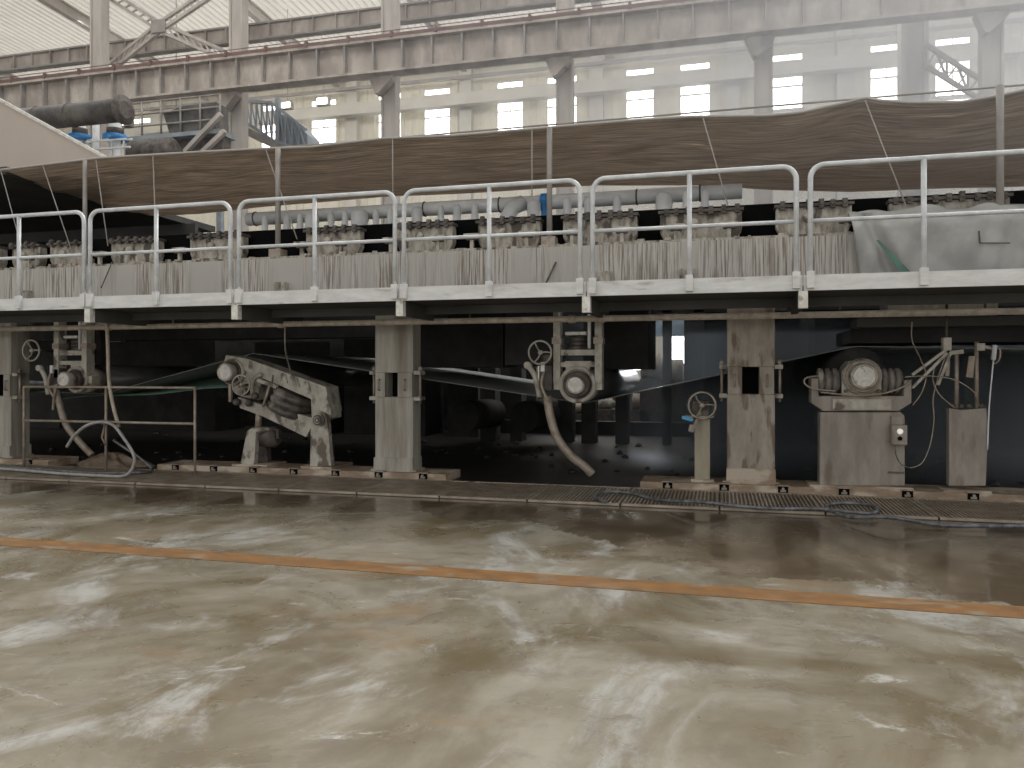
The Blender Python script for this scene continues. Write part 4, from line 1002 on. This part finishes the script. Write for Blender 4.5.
# felt belt: under, over, under, over
def tangent(c0, r0, s0, c1, r1, s1):
    d = Vector((c1[0] - c0[0], c1[1] - c0[1])); L_ = d.length; d /= L_; n_ = Vector((-d.y, d.x))
    k = (s1 * r1 - s0 * r0) / L_
    h = math.sqrt(max(0, 1 - k * k)); nn = n_ * h - d * k
    return Vector(c0) + nn * (s0 * r0), Vector(c1) + nn * (s1 * r1)
chain = [((rolls[0][0] - 7, 1.1), .1, 1)] + [((x, z), r + .008, s_) for (x, z, r), s_ in zip(rolls, (-1, 1, -1, 1))] + [((rolls[3][0] + 6, 1.35), .2, 1)]
path = []
for i in range(len(chain) - 1):
    p, q = tangent(*chain[i], *chain[i + 1]); path += [p, q]
b = MB(); pl = []
for i in range(1, len(path) - 1, 2):
    c, r, s_ = chain[(i + 1) // 2]; a0_ = math.atan2(path[i].y - c[1], path[i].x - c[0]); a1_ = math.atan2(path[i + 1].y - c[1], path[i + 1].x - c[0])
    d = (a1_ - a0_ + PI) % (2 * PI) - PI
    for k in range(7): th = a0_ + d * k / 6; pl.append((c[0] + r * math.cos(th), c[1] + r * math.sin(th)))
pl = [tuple(path[0])] + pl + [tuple(path[-1])]
va = [b.bm.verts.new((x, 10.08, z)) for x, z in pl]; vb = [b.bm.verts.new((x, 14.9, z)) for x, z in pl]
for i in range(len(pl) - 1): b.bm.faces.new((va[i], va[i + 1], vb[i + 1], vb[i]))
tag(b.build('felt_belt', 'felt', solid=.006), 'dark green-grey felt belt weaving over and under the rolls', 'belt')

b = MB(); g4 = [P(62, 399, 10.3), P(236, 388, 10.3), P(236, 357, 13.2), P(120, 391, 13.2)]
b.grid(lambda u, v: tuple(g4[0].lerp(g4[1], u).lerp(g4[3].lerp(g4[2], u), v) + Vector((0, 0, .02 * math.sin(u * 9)))), 12, 10)
tag(b.build('green_cloth', 'green', solid=.008), 'dark green cloth stretched under the machine between the left hanger and the lever stand', 'cloth')
# ---------------- dark structure behind
def darkbox(name, a, c, m, label, cat, **k):
    b = MB(); b.box(a, c); return tag(b.build(name, m), label, cat, **k)
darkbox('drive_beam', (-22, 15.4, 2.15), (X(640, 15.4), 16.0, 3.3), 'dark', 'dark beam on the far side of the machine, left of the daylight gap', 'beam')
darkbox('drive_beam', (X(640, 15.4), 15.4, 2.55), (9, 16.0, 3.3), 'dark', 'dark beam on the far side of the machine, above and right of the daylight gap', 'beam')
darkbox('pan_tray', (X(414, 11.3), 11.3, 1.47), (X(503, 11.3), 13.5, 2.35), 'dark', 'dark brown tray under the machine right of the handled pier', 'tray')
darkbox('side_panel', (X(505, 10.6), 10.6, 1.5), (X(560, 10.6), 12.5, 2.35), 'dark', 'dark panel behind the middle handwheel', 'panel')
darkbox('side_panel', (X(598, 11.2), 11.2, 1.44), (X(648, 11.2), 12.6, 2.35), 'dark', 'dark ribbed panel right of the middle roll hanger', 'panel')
t = empty('apron_panel', (X(940, 9.75), 9.75, 2.0), 'grey apron box hanging behind the rusty pipe at the right', 'panel')
b = MB(); b.box((X(888, 9.72), 9.72, 2.03), (X(998, 9.72), 10.2, 2.30)); b.build('box', 'pier', t)
b = MB(); b.box((X(858, 9.75), 9.78, 1.92), (8.5, 10.3, 2.02)); b.build('lower_channel', 'darkg', t)
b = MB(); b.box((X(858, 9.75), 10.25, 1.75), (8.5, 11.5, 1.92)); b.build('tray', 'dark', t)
t = empty('apron_panel', (X(140, 9.75), 9.75, 2.1), 'grey apron box hanging behind the rusty pipe, right of the left hanger', 'panel')
b = MB(); b.box((X(95, 9.72), 9.72, 2.1), (X(152, 9.72), 10.2, 2.30)); b.build('box', 'pier', t)
for k, px in enumerate((90, 98)):
    b = MB(); x = X(px, 9.95); b.box((x - .05, 9.95, 1.5), (x + .05, 10.1, 2.3)); tag(b.build('cable_tray', 'dark'), ('dark upright cable tray against the left roll hanger' if k == 0 else 'dark upright cable tray, the one further from the left roll hanger'), 'cable tray')
# far side piers, walls of boxes and tanks
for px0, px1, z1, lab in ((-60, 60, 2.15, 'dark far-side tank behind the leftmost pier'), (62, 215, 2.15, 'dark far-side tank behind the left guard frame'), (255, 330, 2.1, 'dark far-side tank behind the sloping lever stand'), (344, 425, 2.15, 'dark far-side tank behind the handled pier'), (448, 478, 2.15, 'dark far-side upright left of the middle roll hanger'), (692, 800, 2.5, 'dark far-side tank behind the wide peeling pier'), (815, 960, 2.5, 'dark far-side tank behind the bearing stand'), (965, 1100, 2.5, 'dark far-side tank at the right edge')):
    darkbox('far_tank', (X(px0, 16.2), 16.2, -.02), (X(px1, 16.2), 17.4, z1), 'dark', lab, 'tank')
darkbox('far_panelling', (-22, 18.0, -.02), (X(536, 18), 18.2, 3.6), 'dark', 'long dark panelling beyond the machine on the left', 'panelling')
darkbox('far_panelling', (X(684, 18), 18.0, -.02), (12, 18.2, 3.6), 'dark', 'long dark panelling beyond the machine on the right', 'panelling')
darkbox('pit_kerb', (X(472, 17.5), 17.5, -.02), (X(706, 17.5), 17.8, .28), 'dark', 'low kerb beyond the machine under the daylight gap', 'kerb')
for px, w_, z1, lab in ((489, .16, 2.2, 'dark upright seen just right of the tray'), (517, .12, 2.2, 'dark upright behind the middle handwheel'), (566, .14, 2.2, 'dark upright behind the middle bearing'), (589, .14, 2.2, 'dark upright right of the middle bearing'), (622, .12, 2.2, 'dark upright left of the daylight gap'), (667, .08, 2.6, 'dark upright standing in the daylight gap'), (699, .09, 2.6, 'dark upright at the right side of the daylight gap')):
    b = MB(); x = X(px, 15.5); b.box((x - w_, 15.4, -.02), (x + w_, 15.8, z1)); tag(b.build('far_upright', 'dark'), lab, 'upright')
# small lit clutter beyond the gap
random.seed(3)
for k, (px, py, w_, h_, m, lab) in enumerate(((545, 405, .55, .12, 'stand', 'pale pump base glimpsed left of the middle bearing'), (577, 409, .4, .2, 'rod', 'rusty pump base glimpsed below the middle bearing'), (603, 404, .5, .2, 'stand', 'pale gearbox glimpsed right of the middle bearing'), (640, 403, .45, .28, 'rod', 'rusty gearbox glimpsed under the felt belt'), (652, 367, .6, .4, 'rod', 'brown motor in the daylight gap'), (677, 371, .4, .35, 'stand', 'pale motor in the daylight gap'))):
    c = P(px, py, 19.0)
    t = empty('distant_motor', (c.x, 19, c.z), lab, 'motor')
    b = MB(); b.rings([(0, h_ * .5), (.02, h_ * .8), (w_ * .8, h_ * .8), (w_ * .85, h_ * .5), (w_, h_ * .3)], 16, (c.x - w_ / 2, 19.4, c.z), (1, 0, 0)); b.build('body', m, t)
    b = MB(); b.box((c.x - w_ / 2, 19.1, -.02), (c.x + w_ / 2, 19.7, max(.05, c.z - h_ * .7))); b.build('base', 'grime', t)
darkbox('distant_plinth', (X(470, 21), 21, -.02), (X(720, 21), 21.5, 1.15), 'grime', 'low dark machine base far beyond the daylight gap', 'machine base')
# pale blue far low wall band
b = MB(); b.box((X(560, 30), 30, 2.75), (X(720, 30), 30.1, 3.6)); tag(b.build('blue_partition', mat('pale_blue_sheet', (.28, .36, .44), (.22, .29, .35), .6, 0, 2)), 'pale blue sheet partition seen through the daylight gap', 'partition')
for px, lab in ((468, 'left of the middle roll hanger'), (527, 'behind the middle drain hose')):
    b = MB(); x = X(px, 14.6); b.rings([(0, .3), (1.2, .3), (1.25, .2)], 20, (x, 14.4, .55), (.2, 1, 0)); tag(b.build('drum', 'dark'), 'dark round drum low under the machine ' + lab, 'drum')
# wet debris under the machine
b = MB(); random.seed(11)
for k in range(110):
    x = random.uniform(-13, 5); y = random.uniform(10.6, 15); r = random.uniform(.03, .08); q_ = random.uniform(.4, 1.1)
    b.rings([(0, r), (r * .45, r * .8), (r * q_, r * .25)], 6, (x, y, -.02), (random.uniform(-.2, .2), 0, 1))
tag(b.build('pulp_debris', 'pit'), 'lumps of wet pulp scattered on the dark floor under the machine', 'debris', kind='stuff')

# ---------------- haze in the hall and steam under the machine (air of the place)
def haze(name, a, c, dens, x0, x1, d0, d1, col, label, noise=0):
    b = MB(); b.box(a, c)
    m = bpy.data.materials.new(name); m.use_nodes = True; nt = m.node_tree; n = nt.nodes; L = nt.links
    n.remove(n['Principled BSDF']); v = n.new('ShaderNodeVolumePrincipled'); v.inputs['Color'].default_value = (*col, 1)
    v.inputs['Anisotropy'].default_value = .35
    g = n.new('ShaderNodeNewGeometry'); sp = n.new('ShaderNodeSeparateXYZ'); L.new(g.outputs['Position'], sp.inputs[0])
    r = n.new('ShaderNodeMapRange'); r.interpolation_type = 'SMOOTHSTEP'; r.inputs[1].default_value = x0; r.inputs[2].default_value = x1; r.inputs[3].default_value = d0; r.inputs[4].default_value = d1
    L.new(sp.outputs['X'], r.inputs[0]); L.new(r.outputs[0], v.inputs['Density']); L.new(v.outputs[0], n['Material Output'].inputs['Volume'])
    o = b.build(name, m); return tag(o, label, 'haze', kind='stuff')
haze('hall_haze', (-40, 14.5, 3.7), (18, 36.8, 16.6), 0, -14, 3, .003, .034, (.95, .96, 1), 'pale dusty haze in the far part of the hall, thicker to the right')
haze('steam', (X(560, 10.6), 10.6, .0), (8.5, 15.0, 2.1), 0, X(560, 11), X(760, 11), .0, .26, (.85, .93, 1), 'thin bluish steam hanging under the machine at the right')
haze('bloom_haze', (-3, 8.3, 3.5), (8.5, 14.45, 10), 0, -2.5, 3.5, 0, .05, (.95, .97, 1), 'thin pale haze added for lens glow over the canopy at the right')  # added volume, mostly mimicking lens bloom around the bright windows
